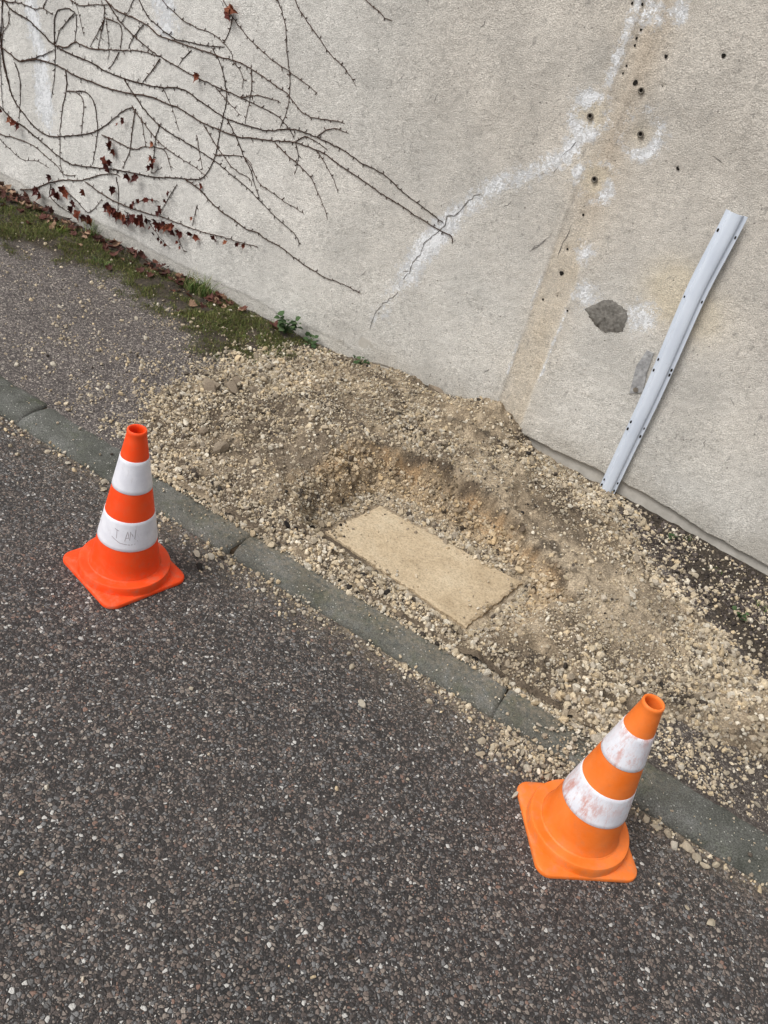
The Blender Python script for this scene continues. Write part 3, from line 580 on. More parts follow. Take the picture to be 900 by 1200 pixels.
Y2 = .012 * (1 - sstep(-1.9, -1.5, X2)) + .0025 + .0105 * sstep(-1.6, -.4, X2) + (fbm(X2, Z2, 8, 300, 3) - .5) * (.001 + .006 * sstep(-1.6, -.4, X2)) + (fbm(X2, Z2, 40, 301, 2) - .5) * .001
link("footing", mesh_np("footing", np.stack([X2, Y2, Z2], -1).reshape(-1, 3), grid_faces(len(xs2), len(zf))[:, ::-1], smooth=True), M_FOOT, wall)
link("wall_core", box_mesh("wall_core", -12, 8, .03, .34, -.24, 2.70), M_FOOT, wall)
link("coping", box_mesh("coping", -12, 8, -.04, .38, 2.722, 2.80), M_FOOT, wall)

def wall_d(x, z):                  # local wall surface offset
    i = np.clip(np.searchsorted(xs_w, x), 0, len(xs_w) - 1); j = np.clip(np.searchsorted(zs_w, z * 1.0), 0, len(zs_w) - 1)
    return Dw[i, j]
xs_w, zs_w, Dw = xs, zs, D

def ribbon(pts, w, off, jit, seed):
    r = np.random.default_rng(seed); P = []
    for (a, b) in zip(pts[:-1], pts[1:]):
        n = max(2, int(math.hypot(b[0] - a[0], b[1] - a[1]) / .012))
        for k in range(n): P.append((a[0] + (b[0] - a[0]) * k / n, a[1] + (b[1] - a[1]) * k / n))
    P.append(pts[-1]); P = np.array(P); P[1:-1] += r.normal(0, jit, P[1:-1].shape)
    d = np.gradient(P, axis=0); nrm = np.stack([-d[:, 1], d[:, 0]], 1); nrm /= np.linalg.norm(nrm, axis=1)[:, None] + 1e-9
    ww = w * r.uniform(.4, 1.2, len(P)) * np.minimum(1, np.minimum(np.arange(len(P)), np.arange(len(P))[::-1]) / 3 + .2)
    V = []
    for s in (-1, 1):
        q = P + s * nrm * ww[:, None]
        V.append(np.stack([q[:, 0], [wall_d(a, b) - off for a, b in q], q[:, 1]], 1))
    V = np.concatenate(V); n = len(P); i = np.arange(n - 1)
    return V, np.stack([i, i + 1, n + i + 1, n + i], 1)
for k, cr in enumerate(CRACKS):
    v, f = ribbon(cr, .0019 if k == 0 else .0015, .0008, .0022, 400 + k)
    link("crack", mesh_np("crack", v, f), M_CRACK, wall)

for k in range(46):                # old rootlet traces and scratches
    a0 = (rng.uniform(-2.6, .2), rng.uniform(.25, 1.6)); an = rng.choice([.5, 1.0, 2.2]) + rng.normal(0, .5); ln_ = rng.uniform(.012, .05)
    mid = (a0[0] + math.cos(an) * ln_ * .5 + rng.normal(0, .004), a0[1] + math.sin(an) * ln_ * .5 + rng.normal(0, .004))
    v, f = ribbon([a0, mid, (a0[0] + math.cos(an) * ln_, a0[1] + math.sin(an) * ln_)], rng.uniform(.0009, .0022), .0008, .0015, 900 + k)
    link("scratch", mesh_np("scratch", v, f), M_CRACK, wall)

def disc(cx, cz, r, off, n=12, jit=.0, seed=0, sq=1.0):
    q = np.random.default_rng(seed); a = np.linspace(0, 2 * np.pi, n, endpoint=False)
    rr = r * (1 + q.normal(0, jit, n)); d0 = min(wall_d(cx + dx, cz + dz) for dx in (-r, 0, r) for dz in (-r, 0, r))
    v = [(cx, d0 - off, cz)] + [(cx + rr[i] * np.cos(a[i]) * sq, d0 - off, cz + rr[i] * np.sin(a[i])) for i in range(n)]
    return np.array(v), np.array([[0, 1 + (i + 1) % n, 1 + i] for i in range(n)])
for k, (hx, hz) in enumerate(HOLES):
    r = (.011, .009, .008, .008, .006, .006, .005, .006, .006, .005, .005, .003, .006, .006, .012, .006, .003, .006)[k] * 0.8
    v, f = disc(hx, hz, r, .0006, 10, .14, k, .9)
    link("drill_hole", mesh_np("drill_hole", v, f), M_DARK, wall)
for k, (hx, hz) in enumerate(ANCHORS):
    n = 16; a = np.linspace(0, 2 * np.pi, n, endpoint=False); d0 = wall_d(hx, hz)
    prof = [(.0075, .004), (.0105, .004), (.0112, -.003), (.0095, -.0045), (.0068, -.004), (.0055, .006)]
    V = np.array([(hx + r * math.cos(t), d0 - .002 + y, hz + r * math.sin(t)) for t in a for (r, y) in prof]); m = len(prof)
    F = np.array([[i * m + j, i * m + j + 1, ((i + 1) % n) * m + j + 1, ((i + 1) % n) * m + j] for i in range(n) for j in range(m - 1)])
    pl = link("anchor_plug", mesh_np("anchor_plug", V, F, smooth=True), M_PLUG, wall)
    v, f = disc(hx, hz, .0062, -.0015, 12)
    v[:, 1] = d0 - .0005
    link("bore", mesh_np("bore", v, f), M_DARK, pl)
# rough dark mortar patch
pc = np.array(PATCH); ctr = pc.mean(0); rings = []
dense = []
for i_ in range(len(pc)):
    a, b = pc[i_], pc[(i_ + 1) % len(pc)]
    for t in np.arange(6) / 6: dense.append(a + (b - a) * t + rng.normal(0, .0022, 2))
dense = np.array(dense); n = len(dense); V = []; K = 9
for r in range(K):
    s = 1 - r / K
    q = ctr + (dense - ctr) * s
    for (x, z) in q:
        relief = .003 * min(1, r / 2) + .004 * (fbm(x * .7 + z * .7, z - x, 45, 500, 3) - .5) * min(1, r)
        V.append((x, wall_d(x, z) - .0006 - relief, z))
V.append((ctr[0], wall_d(*ctr) - .004, ctr[1]))
F4 = np.array([[r * n + i_, r * n + (i_ + 1) % n, (r + 1) * n + (i_ + 1) % n, (r + 1) * n + i_] for r in range(K - 1) for i_ in range(n)])[:, ::-1]
F3 = np.array([[(K - 1) * n + (i_ + 1) % n, (K - 1) * n + i_, K * n] for i_ in range(n)])
o = link("mortar_patch", mesh_np("mortar_patch", V, [F4, F3], smooth=True), M_PATCH, wall); o["label"] = "rough dark grey mortar patch"
# remains of a fixing strap: thin bent plate with a bolt
bx = [(-.428, .488), (-.448, .600), (-.436, .672), (-.408, .672), (-.402, .60), (-.384, .515)]
fr = [(x, wall_d(x, z) - .0045, z) for x, z in bx]; bk = [(x, wall_d(x, z) + .002, z) for x, z in bx]; n = len(bx)
o = link("strap_plate", mesh_np("strap_plate", fr + bk, [np.array([list(range(n))]), np.array([[i_, (i_ + 1) % n, n + (i_ + 1) % n, n + i_] for i_ in range(n)])]), M_BRKT, wall)
o["label"] = "grey remains of a metal fixing strap"
a = np.linspace(0, 2 * np.pi, 6, endpoint=False); bb = wall_d(-.415, .52)
V = [(-.412 + .010 * math.cos(t), bb - .005 - h, .515 + .010 * math.sin(t)) for h in (0, .006) for t in a]
link("bolt", mesh_np("bolt", V, [np.array([[6, 7, 8, 9, 10, 11]]), np.array([[i_, (i_ + 1) % 6, 6 + (i_ + 1) % 6, 6 + i_] for i_ in range(6)])]), M_PLUG, o)

# ------------------------------------------------------------------ spoil heap with the pit, and the slab in it
gx = np.arange(-2.3, 1.2, .007); gy = np.append(np.arange(.03, WALL_Y + .012, .007), WALL_Y + .02)
X, Y = np.meshgrid(gx, gy, indexing='ij')
Zs = ground_h(X, Y); Th = thick(X, Y); Pt = pit_t(X, Y)
kz = np.interp(Y, KPY, KPZ)
ref = np.where(Y < .144, kz, base_h(X, Y))
up = (Zs > ref - .014) | (Pt < .99)
slope_edge = sstep(1.1, 1.2, X)
keep = up[:-1, :-1] | up[1:, :-1] | up[:-1, 1:] | up[1:, 1:]
keep &= (Y > .118)[:-1, :-1]
n1 = fbm(X, Y, 3, 600, 4); n2 = fbm(X, Y, 11, 601, 4); n3 = fbm(X, Y, 40, 602, 3)
sand = np.array([.280, .220, .150]); dust = np.array([.46, .378, .272]); earth = np.array([.120, .094, .068]); ochre = np.array([.33, .215, .115]); tar = np.array([.050, .042, .035])
k1 = sstep(.38, .62, n1 * .5 + n2 * .5)[..., None]
c = earth * (1 - k1) + sand * k1
k2 = sstep(.52, .68, n2 * .6 + n1 * .4)[..., None] * .6
c = c * (1 - k2) + dust * k2
# dusty fan right of the slab, grey-brown fines left of the pit and on the crest
fan = np.exp(-(((X + .15) / .35) ** 2 + ((Y - .72) / .18) ** 2)) * .7
c = c * (1 - fan[..., None]) + dust * fan[..., None]
bnk = np.exp(-(((X + 1.28) / .2) ** 2 + ((Y - .55) / .28) ** 2)) * .55
c = c * (1 - bnk[..., None]) + np.array([.235, .188, .136]) * bnk[..., None]
# layers cut by the pit: tarred crust on top, ochre soil, then sand
wob = (n2 - .5) * .5
lay = sstep(.80, .88, Pt + wob * .3) * (1 - sstep(.98, 1.0, Pt)) * sstep(.45, .62, Y + (n2 - .5) * .3)
lay2 = sstep(.50, .66, Pt + wob * .5) * (1 - sstep(.84, .90, Pt + wob * .3)) * sstep(.45, .6, Y)
lay3 = sstep(.05, .4, Pt) * (1 - sstep(.9, 1, Pt)) * .4
lb = sstep(-1.12, -.98, X + (n2 - .5) * .1); lay = lay * (.25 + .75 * lb)
c = c * (1 - lay3[..., None]) + np.array([.38, .285, .18]) * lay3[..., None]
lay2 = lay2 * sstep(.36, .6, fbm(X, Y, 13, 610, 3) * .6 + n3 * .4)
c = c * (1 - .75 * lay2[..., None]) + ochre * .75 * lay2[..., None]
lay = lay * (.35 + .9 * sstep(.35, .6, fbm(X, Y, 16, 611, 3)))
c = c * (1 - .72 * lay[..., None]) + np.array([.10, .075, .053]) * .72 * lay[..., None]
# crumbs of tar mixed in
tk = sstep(.64, .74, fbm(X, Y, 9, 603, 3) * .6 + n3 * .4)[..., None] * .75 * (Pt > .9)[..., None]
c = c * (1 - tk) + tar * tk
v, f, c_ = compact(np.stack([X, Y, Zs], -1).reshape(-1, 3), grid_faces(len(gx), len(gy), keep), c.reshape(-1, 3))
me = mesh_np("spoil_heap", v, f, col=c_, smooth=True)
tag(link("spoil_heap", me, M_SPOIL), "heap of sandy beige spoil dug out around the open pit", "spoil heap", kind="stuff")

N = 40; V = []
S = np.array(SLAB); uu = np.linspace(0, 1, 61); vv = np.linspace(0, 1, 33)
cnr = lambda a, b: (S[0] * (1 - a) * (1 - b) + S[3] * a * (1 - b) + S[1] * (1 - a) * b + S[2] * a * b)
topv = []
for a in uu:
    for b in vv:
        q = cnr(a, b); e = min(a, 1 - a, b, 1 - b)
        q = q + (1 if e == 0 else 0) * rng.normal(0, .0025, 2)
        topv.append((q[0], q[1], SLAB_Z - (.004 if e == 0 else 0)))
topv = np.array(topv); topv[:, 2] += (fbm(topv[:, 0], topv[:, 1], 10, 700, 3) - .5) * .006 + (fbm(topv[:, 0], topv[:, 1], 50, 701, 2) - .5) * .003
nb, na = len(vv), len(uu); F = grid_faces(na, nb)
border = [i_ * nb for i_ in range(na)] + [(na - 1) * nb + j for j in range(1, nb)] + [i_ * nb + nb - 1 for i_ in range(na - 2, -1, -1)] + [j for j in range(nb - 2, 0, -1)]
bot = topv[border].copy(); bot[:, 2] = SLAB_Z - .06
Vs = np.concatenate([topv, bot]); n0 = len(topv); nbd = len(border)
Fs = np.array([[border[i_], n0 + i_, n0 + (i_ + 1) % nbd, border[(i_ + 1) % nbd]] for i_ in range(nbd)])
me = mesh_np("concrete_slab", Vs, [F, Fs], smooth=False)
t = NT("sandy_slab", 0.95, 0.1)
cs = t.ramp(t.noise(7, 5, 0.65), [(0.3, (0.40, 0.31, 0.20)), (0.5, (0.50, 0.40, 0.27)), (0.72, (0.56, 0.47, 0.335))])
cs = t.mix(1.0, cs, t.ramp(t.noise(150, 3, 0.65), [(0.28, 0.62), (0.5, 1.0), (0.75, 1.22)]), 'MULTIPLY')
cs = t.mix(t.ramp(t.noise(32, 5, 0.7, t.mapping((0.6, 1.8, 1))), [(0.62, 0.0), (0.74, 0.4)]), cs, (0.16, 0.12, 0.08))
t.color(cs); t.bump(t.noise(170, 4), 0.5, 0.003)
tag(link("concrete_slab", me, t.m), "flat sand-dusted rectangular concrete slab at the bottom of the pit", "slab")

# ------------------------------------------------------------------ stones
def ico():
    p = (1 + 5 ** .5) / 2
    v = np.array([(-1, p, 0), (1, p, 0), (-1, -p, 0), (1, -p, 0), (0, -1, p), (0, 1, p), (0, -1, -p), (0, 1, -p), (p, 0, -1), (p, 0, 1), (-p, 0, -1), (-p, 0, 1)], float)
    f = np.array([(0, 11, 5), (0, 5, 1), (0, 1, 7), (0, 7, 10), (0, 10, 11), (1, 5, 9), (5, 11, 4), (11, 10, 2), (10, 7, 6), (7, 1, 8), (3, 9, 4), (3, 4, 2), (3, 2, 6), (3, 6, 8), (3, 8, 9), (4, 9, 5), (2, 4, 11), (6, 2, 10), (8, 6, 7), (9, 8, 1)])
    return v / np.linalg.norm(v[0]), f
def subdiv(v, f):
    v = list(map(tuple, v)); mid = {}
    def m(a, b):
        k = (min(a, b), max(a, b))
        if k not in mid:
            q = (np.array(v[a]) + np.array(v[b])) / 2; q /= np.linalg.norm(q); mid[k] = len(v); v.append(tuple(q))
        return mid[k]
    out = []
    for a, b, c in f:
        ab, bc, ca = m(a, b), m(b, c), m(c, a); out += [(a, ab, ca), (b, bc, ab), (c, ca, bc), (ab, bc, ca)]
    return np.array(v), np.array(out)
IV, IF = ico(); IV1, IF1 = subdiv(IV, IF); IV2, IF2 = subdiv(IV1, IF1)
def rock(base, r, cuts=7, jit=.12):
    v = base * (1 + r.normal(0, jit, (len(base), 1)) * .6)
    for _ in range(cuts):
        n = r.normal(0, 1, 3); n /= np.linalg.norm(n); d = r.uniform(.42, .78)
        e = v @ n - d; v = v - np.maximum(e, 0)[:, None] * n
    s = np.array([r.uniform(.8, 1.25), r.uniform(.65, 1.0), r.uniform(.5, .8)])
    v = v * s; return v / np.abs(v).max()
SMALL = [rock(IV, rng, 4, .2) for _ in range(30)]; MID = [rock(IV1, rng, 8, .08) for _ in range(24)]
def rot_mats(n):
    q = rng.normal(0, 1, (n, 4)); q /= np.linalg.norm(q, axis=1)[:, None]; w, x, y, z = q.T
    return np.stack([np.stack([1 - 2 * (y * y + z * z), 2 * (x * y - z * w), 2 * (x * z + y * w)], 1), np.stack([2 * (x * y + z * w), 1 - 2 * (x * x + z * z), 2 * (y * z - x * w)], 1), np.stack([2 * (x * z - y * w), 2 * (y * z + x * w), 1 - 2 * (x * x + y * y)], 1)], 1)
def stones_mesh(name, pos, size, col, templates, faces):
    n = len(pos); T = np.stack(templates); idx = rng.integers(0, len(T), n)
    R = rot_mats(n); V = np.einsum('nij,nvj->nvi', R, T[idx]) * size[:, None, None] + pos[:, None, :]
    nv = T.shape[1]; F = (faces[None] + (np.arange(n) * nv)[:, None, None]).reshape(-1, 3)
    C = np.repeat(col, nv, 0)
    return mesh_np(name, V.reshape(-1, 3), F, col=C)
PAL = np.array([(.54, .450, .315), (.47, .390, .275), (.60, .510, .375), (.40, .330, .24), (.65, .59, .48), (.33, .275, .205), (.56, .445, .29), (.46, .40, .315)])
def stone_cols(n, dark=0.03, bright=1.0):
    c = PAL[rng.integers(0, len(PAL), n)] * rng.uniform(.8, 1.12, (n, 1)) * bright
    d = rng.random(n) < dark; c[d] = np.array([.075, .062, .050]) * rng.uniform(.6, 2.0, (d.sum(), 1))
    return np.clip(c, 0, .75)
def lognorm(n, med, sg, lo, hi): return np.clip(med * np.exp(rng.normal(0, sg, n)), lo, hi)

# gravel all over the heap: patchy, coarser towards the toe
def cand(n, x0, x1, y0, y1): return rng.uniform(x0, x1, n), rng.uniform(y0, y1, n)
x, y = cand(225000, -2.15, 1.0, .10, WALL_Y - .004)
th = thick(x, y); pt = pit_t(x, y)
dens = sstep(-.012, .008, th) * (.16 + .84 * sstep(.38, .60, fbm(x, y, 4, 800, 4) * .6 + fbm(x, y, 17, 801, 3) * .4))
dens *= 1 - .75 * np.exp(-(((x + .12) / .3) ** 2 + ((y - .74) / .13) ** 2))
dens *= 1 - .55 * np.exp(-(((x + 1.27) / .16) ** 2 + ((y - .55) / .24) ** 2))
dens = np.maximum(dens, 1.2 * np.exp(-np.maximum(0, y - .15) / .08) * (x > -1.65) * (x < .1))
dens = np.where(pt < .999, (1.0 - .45 * sstep(.6, .92, pt) + .3 * np.exp(-((sdist(x, y, SLAB)) / .03) ** 2)) * sstep(.0, .03, pt), dens)
ed = -sdist(x, y, SLAB); cover = sstep(.45, .7, fbm(x, y, 9, 805, 3)) * np.exp(-ed / .012) * .5 + .3 * np.exp(-(np.hypot(x + 1.04, y - .38) / .03) ** 2)
dens = np.where(ed > 0, .006 + cover, dens)
k = rng.random(len(x)) < dens * np.where(pt < .9, .8, .60); x, y = x[k], y[k]
coarse = .6 * (pit_t(x, y) < .75) + sstep(.02, -.005, thick(x, y) - .02) * .5 + .9 * sstep(.45, .7, fbm(x, y, 3, 802, 3))
s = lognorm(len(x), .0032, .55, .0014, .0135) * (.85 + .5 * coarse)
z = top_h(x, y) + s * .25
pt = pit_t(x, y)
cl_ = stone_cols(len(x), .06); po = ((pt < .95) & (pt > .3) & (y > .5))[:, None]
sc_ = ((pt > .84) & (pt < .985) & (y > .5) & (x > -1.1)); cl_[sc_] *= np.where(rng.random((sc_.sum(), 1)) < .5, .45, .9)
cl_ = np.where(po, cl_ * np.array([1.0, .93, .84]), cl_)
gravel_tone = (.66 + .62 * fbm(x, y, 5, 803, 4))[:, None]; cl_ = cl_ * gravel_tone  # stone colour varies in random patches over the heap
P = np.stack([x, y, z], 1); sm = s < .0062
me = stones_mesh("gravel", P[sm], s[sm], cl_[sm], SMALL, IF)
tag(link("gravel", me, M_GRAVEL), "fine pale limestone gravel covering the spoil heap", "gravel", kind="stuff")
me = stones_mesh("coarse_gravel", P[~sm], s[~sm], cl_[~sm], MID, IF1)
tag(link("coarse_gravel", me, M_GRAVEL), "coarser pale limestone chips among the gravel of the spoil heap", "gravel", kind="stuff")

# chippings strewn on the pavement, thinning away from the heap
x, y = cand(75000, -4.2, 1.2, .15, WALL_Y - .01); xa, ya = cand(22000, -.5, .9, .7, WALL_Y - .01); xb, yb = cand(5000, .05, .9, .15, .5)
x = np.concatenate([x, xa, xb]); y = np.concatenate([y, ya, yb])
th = thick(x, y)
dl = np.exp(-np.maximum(0, -1.93 - x + (.7 - y) * .25) / .5) * .42 + 1.1 * np.exp(th / .012) * (th < .004)
dl = np.where(x < -1.4, dl * (1 - .75 * verge_mask(x, y)) + .035, .0)
dr = np.where(x > -.5, .75 * darkside_mask(x, y) + .22 * (y < .6) * (x > .1), 0)
dn = np.clip(dl + dr, 0, 1) * (th < .008) * (.25 + 1.1 * sstep(.35, .65, fbm(x, y, 8, 810, 3)))
k = rng.random(len(x)) < dn * .9; x, y = x[k], y[k]
s = lognorm(len(x), .0036, .5, .0018, .011); dkm = darkside_mask(x, y) > .5; s = np.where(dkm, s * 1.15, s)
ccp = stone_cols(len(x), .08, 1.06); dks = dkm & (rng.random(len(x)) < .58); ccp[dks] = np.array([.075, .062, .055]) * rng.uniform(.5, 1.9, (dks.sum(), 1))
me = stones_mesh("pavement_chippings", np.stack([x, y, pave_h(x, y) + s * .3], 1), s, ccp, SMALL, IF)
tag(link("pavement_chippings", me, M_GRAVEL), "pale chippings strewn over the old pavement beside the heap", "chippings", kind="stuff")

# gravel washed along the kerb on the road, with a small spill over the kerb
x1, y1 = cand(24000, -2.6, .9, -.26, .004)
w = .020 + .035 * fbm(x1, x1 * 0, 3, 820, 3) + .10 * np.exp(-((x1 + .08) / .14) ** 2) + .03 * np.exp(-((x1 + .95) / .3) ** 2)
dn = np.exp(-np.maximum(0, -y1 - w * .35) / (w * .42)) * (.28 + .8 * np.exp(-((x1 + .10) / .22) ** 2) + .55 * np.exp(-((x1 + .95) / .35) ** 2))
dn *= .3 + 1.2 * sstep(.35, .65, fbm(x1, y1, 9, 821, 3))
k = rng.random(len(x1)) < dn; x1, y1 = x1[k], y1[k]
x2, y2 = cand(2600, -.30, .16, -.10, .15); k = rng.random(len(x2)) < np.exp(-((x2 - .03) / .075) ** 2) * .8; x2, y2 = x2[k], y2[k]
x3, y3 = cand(1500, -2.4, .8, -1.2, -.06); k = rng.random(len(x3)) < .07 + .25 * np.exp(y3 / .12); x3, y3 = x3[k], y3[k]
x4, y4 = cand(700, -2.6, .8, .01, .14); k = rng.random(len(x4)) < .16 + .25 * (x4 > -1.7); x4, y4 = x4[k], y4[k]
x = np.concatenate([x1, x2, x3, x4]); y = np.concatenate([y1, y2, y3, y4])
s = lognorm(len(x), .0037, .5, .0018, .0105); s[-len(x4) - len(x3):] *= .72
# the spill piles up
pile = np.zeros(len(x)); pile[len(x1):len(x1) + len(x2)] = rng.uniform(0, .014, len(x2))
me = stones_mesh("kerbside_gravel", np.stack([x, y, top_h(x, y) + s * .35 + pile], 1), s, stone_cols(len(x), .06), SMALL, IF)
tag(link("kerbside_gravel", me, M_GRAVEL), "loose limestone gravel gathered on the road along the kerb", "gravel", kind="stuff")

# the larger stones one can pick out: one object each
ROCKS = []
for k in range(16):
    v = rock(IV2 if k < 8 else IV1, rng, 9, .05); ROCKS.append(mesh_np("stone", v * .5, IF2 if k < 8 else IF1, smooth=False))
def place_rock(name, x, y, d, mat, label, cat, group, sink=.22, src=None):
    me = ROCKS[rng.integers(0, 16)] if src is None else src
    key = me.name + mat.name
    if key not in RC:
        m2 = me.copy(); m2.materials.clear(); m2.materials.append(mat); RC[key] = m2
    me = RC[key]
    o = bpy.data.objects.new(name, me); COL.objects.link(o)
    rz = rng.uniform(0, 6.28); o.rotation_euler = (rng.normal(0, .25), rng.normal(0, .25), rz); o.scale = (d, d, d * rng.uniform(.75, 1))
    o.location = (x, y, float(top_h(x, y)[0]) + d * .5 * (.52 - sink))
    return tag(o, label, cat, group)
RC = {}
G_HEAP = "limestone stones on the spoil heap"
cx, cy = cand(6000, -2.0, .6, .15, 1.38); cth = thick(cx, cy); cp = pit_t(cx, cy)
wgt = ((cth > .002) & (cp > .98)) * (.25 + 1.2 * np.exp(-((cth - .02) / .02) ** 2) + .9 * np.exp(-(((cx - .05) / .3) ** 2 + ((cy - .42) / .2) ** 2)) + .6 * np.exp(-(((cx + 1.55) / .3) ** 2 + ((cy - .35) / .25) ** 2)))
pick = rng.choice(len(cx), 190, replace=False, p=wgt / wgt.sum())
for i_ in pick:
    d = float(np.clip(.0215 * math.exp(rng.normal(0, .28)), .015, .042)); sx, sy = cx[i_], cy[i_]
    size = "larger" if d > .024 else "smaller"
    if sy > 1.0: wh, gk = "on the heap between the pit and the wall", "stones between pit and wall"
    elif sx < -1.15: wh, gk = "on the heap end behind the red-orange cone", "stones on the heap end by the red-orange cone"
    elif sx > -.35: wh, gk = "on the heap end behind the faded orange cone", "stones on the heap end by the faded cone"
    elif sy < .4: wh, gk = "in the gravel strip between slab and kerb", "stones between slab and kerb"
    else: wh, gk = "on the heap crest just above the pit", "stones on the crest above the pit"
    place_rock("stone", sx, sy, d, M_STONE, size + " pale limestone stone " + wh, "stone", size + " " + gk)
G_KERB = "limestone stones along the kerb on the road"
for (x, y, d) in [(-.183, -.145, .030), (-.164, -.101, .026), (-.05, -.202, .028), (-.20, -.10, .024), (-.09, -.06, .03), (-.06, -.10, .034), (.0, -.085, .036), (-.04, -.05, .03), (.02, -.05, .028), (-.13, -.05, .028), (-1.251, -.075, .030), (-1.215, -.05, .026), (-1.16, -.06, .024), (-1.13, -.035, .022), (-1.702, -.018, .030), (-1.676, -.050, .026), (-1.86, -.03, .022), (-1.95, -.035, .022), (-.62, -.02, .022), (-.45, -.018, .02), (.30, -.03, .032), (.335, -.025, .028), (.36, -.05, .024), (.39, -.03, .03), (.42, -.045, .027), (.445, -.055, .03), (.27, -.025, .024), (.47, -.03, .022), (-1.0, -.05, .022), (-.88, -.06, .02), (-.8, -.03, .022), (-.3, -.03, .024), (-.26, -.06, .02)]:
    place_rock("stone", x, y, d, M_STONE, "pale limestone stone lying on the road against the kerb", "stone", G_KERB, .1)
for (x, y, d) in [(-.525, -.224, .030), (-.624, -.125, .024), (-.657, -.087, .020), (.494, -.209, .026), (.434, -.208, .015), (-.30, -.35, .012), (-.9, -.5, .013), (-1.9, -.3, .012), (-2.0, -.12, .017)]:
    place_rock("stone", x, y, d, M_STONE, "small pale stone lying alone on the dark asphalt away from the kerb", "stone", "stones scattered on the road", .1)
place_rock("stone", -1.207, -.115, .036, M_CLOD, "dark stone on the road between the red-orange cone and the kerb", "stone", None, .1)
for (x, y) in [(-2.55, .60), (-2.25, .5), (-2.3, .8), (-2.15, .62), (-2.45, .9), (-2.75, .98), (-2.7, .7), (-2.1, .3), (-2.02, .22), (-2.35, .35), (-3.45, 1.15), (-3.2, 1.0), (-2.62, .93), (-2.9, .9), (-2.2, .95), (-2.33, .98)]:
    place_rock("stone", x, y, float(rng.uniform(.016, .03)), M_STONE, "whitish stone lying on the old pavement beside the mossy verge", "stone", "stones on the old pavement", .2)
cx, cy = cand(900, -.35, .62, .85, 1.39); kk = [i_ for i_ in range(900) if darkside_mask(cx[i_:i_+1], cy[i_:i_+1])[0] > .6 and abs(cx[i_] + .34) > .07][:42]
for i_ in kk:
    place_rock("stone", cx[i_], cy[i_], float(rng.uniform(.015, .028)), M_STONE, "whitish stone on the dark soil strip between heap and wall", "stone", "stones on the dark soil by the wall", .2)
for (x, y) in [(.25, .25), (.33, .3), (.42, .27), (.48, .33), (.4, .2), (.3, .19), (.52, .22), (.56, .3), (.36, .36)]:
    place_rock("stone", x, y, float(rng.uniform(.014, .028)), M_STONE, "pale stone on the dark pavement behind the kerb beside the tilted-looking cone" if False else "pale stone on the dark bare pavement strip behind the kerb near the faded orange cone", "stone", "stones on the dark pavement strip", .15)
CL = "lump of black asphalt crust"
for (x, y, d, lab, gr) in [(-.801, .205, .040, "large black asphalt clod at the slab edge beside the kerb", None), (-.690, .178, .033, "second black asphalt clod beside the slab, smaller than its neighbour", None),
        (-.80, .125, .030, "black asphalt crumb resting against the back of the kerb below the slab", None)]:
    place_rock("asphalt_clod", x, y, d, M_CLOD, lab, "asphalt clod", gr, .15)
for (x, y, d) in [(-.84, .125, .022), (-.77, .122, .020), (-1.393, .197, .030), (-1.42, .19, .020), (-1.381, .40, .022), (-1.212, .331, .022), (-.682, 1.274, .032), (-.66, 1.255, .024), (-.506, 1.345, .022), (-.638, .187, .016), (-1.11, .20, .028), (-1.08, .212, .02), (-1.14, .175, .022), (-1.52, 1.37, .03), (-1.17, 1.36, .03), (-1.12, 1.37, .022), (.05, .93, .022), (.16, .45, .024), (.20, .43, .02), (-.02, .16, .02), (-.53, .87, .02)]:
    place_rock("asphalt_clod", x, y, d, M_CLOD, "small black asphalt clod lying among the gravel of the heap", "asphalt clod", "black asphalt clods in the heap", .25)
for (x, y, d) in [(-1.529, .36, .075), (-1.648, .417, .055), (-1.842, .669, .07), (-1.78, .74, .075), (-1.48, .33, .035), (-1.43, .30, .035), (-.95, .98, .05), (-1.72, .80, .05)]:
    place_rock("earth_lump", x, y, d, M_LUMP, "rounded lump of dusty brown earth in the heap", "earth lump", "dusty earth lumps in the heap", .38)
# broken crust plates at the pavement edge of the heap and by the wall
def plate(x, y, lx, ly, t, rz, tilt, mat, label):
    n = 9; a = np.sort(rng.uniform(0, 2 * np.pi, n)); q = [(lx * math.cos(b) * rng.uniform(.75, 1), ly * math.sin(b) * rng.uniform(.75, 1)) for b in a]
    V = [(u, w_, 0) for u, w_ in q] + [(u * .96, w_ * .96, t) for u, w_ in q] + [(0, 0, 0), (0, 0, t * 1.05)]
    F = [np.array([[i_, (i_ + 1) % n, n + (i_ + 1) % n, n + i_] for i_ in range(n)]), np.array([[n + i_, n + (i_ + 1) % n, 2 * n + 1] for i_ in range(n)] + [[(i_ + 1) % n, i_, 2 * n] for i_ in range(n)])]
    o = link("crust_plate", mesh_np("crust_plate", V, F), mat)
    o.location = (x, y, float(top_h(x, y)[0]) - .004); o.rotation_euler = (tilt, 0, rz)
    return tag(o, label, "crust plate")
plate(-1.86, .70, .05, .035, .022, .3, .12, M_LUMP, "larger dusty broken crust plate at the pavement end of the heap")
plate(-1.80, .80, .045, .03, .02, -.4, -.1, M_LUMP, "smaller dusty broken crust plate behind the larger plate at the pavement end")
plate(-1.16, 1.365, .07, .03, .022, -.1, .25, M_LUMP, "broken crust plate propped on the heap against the wall")

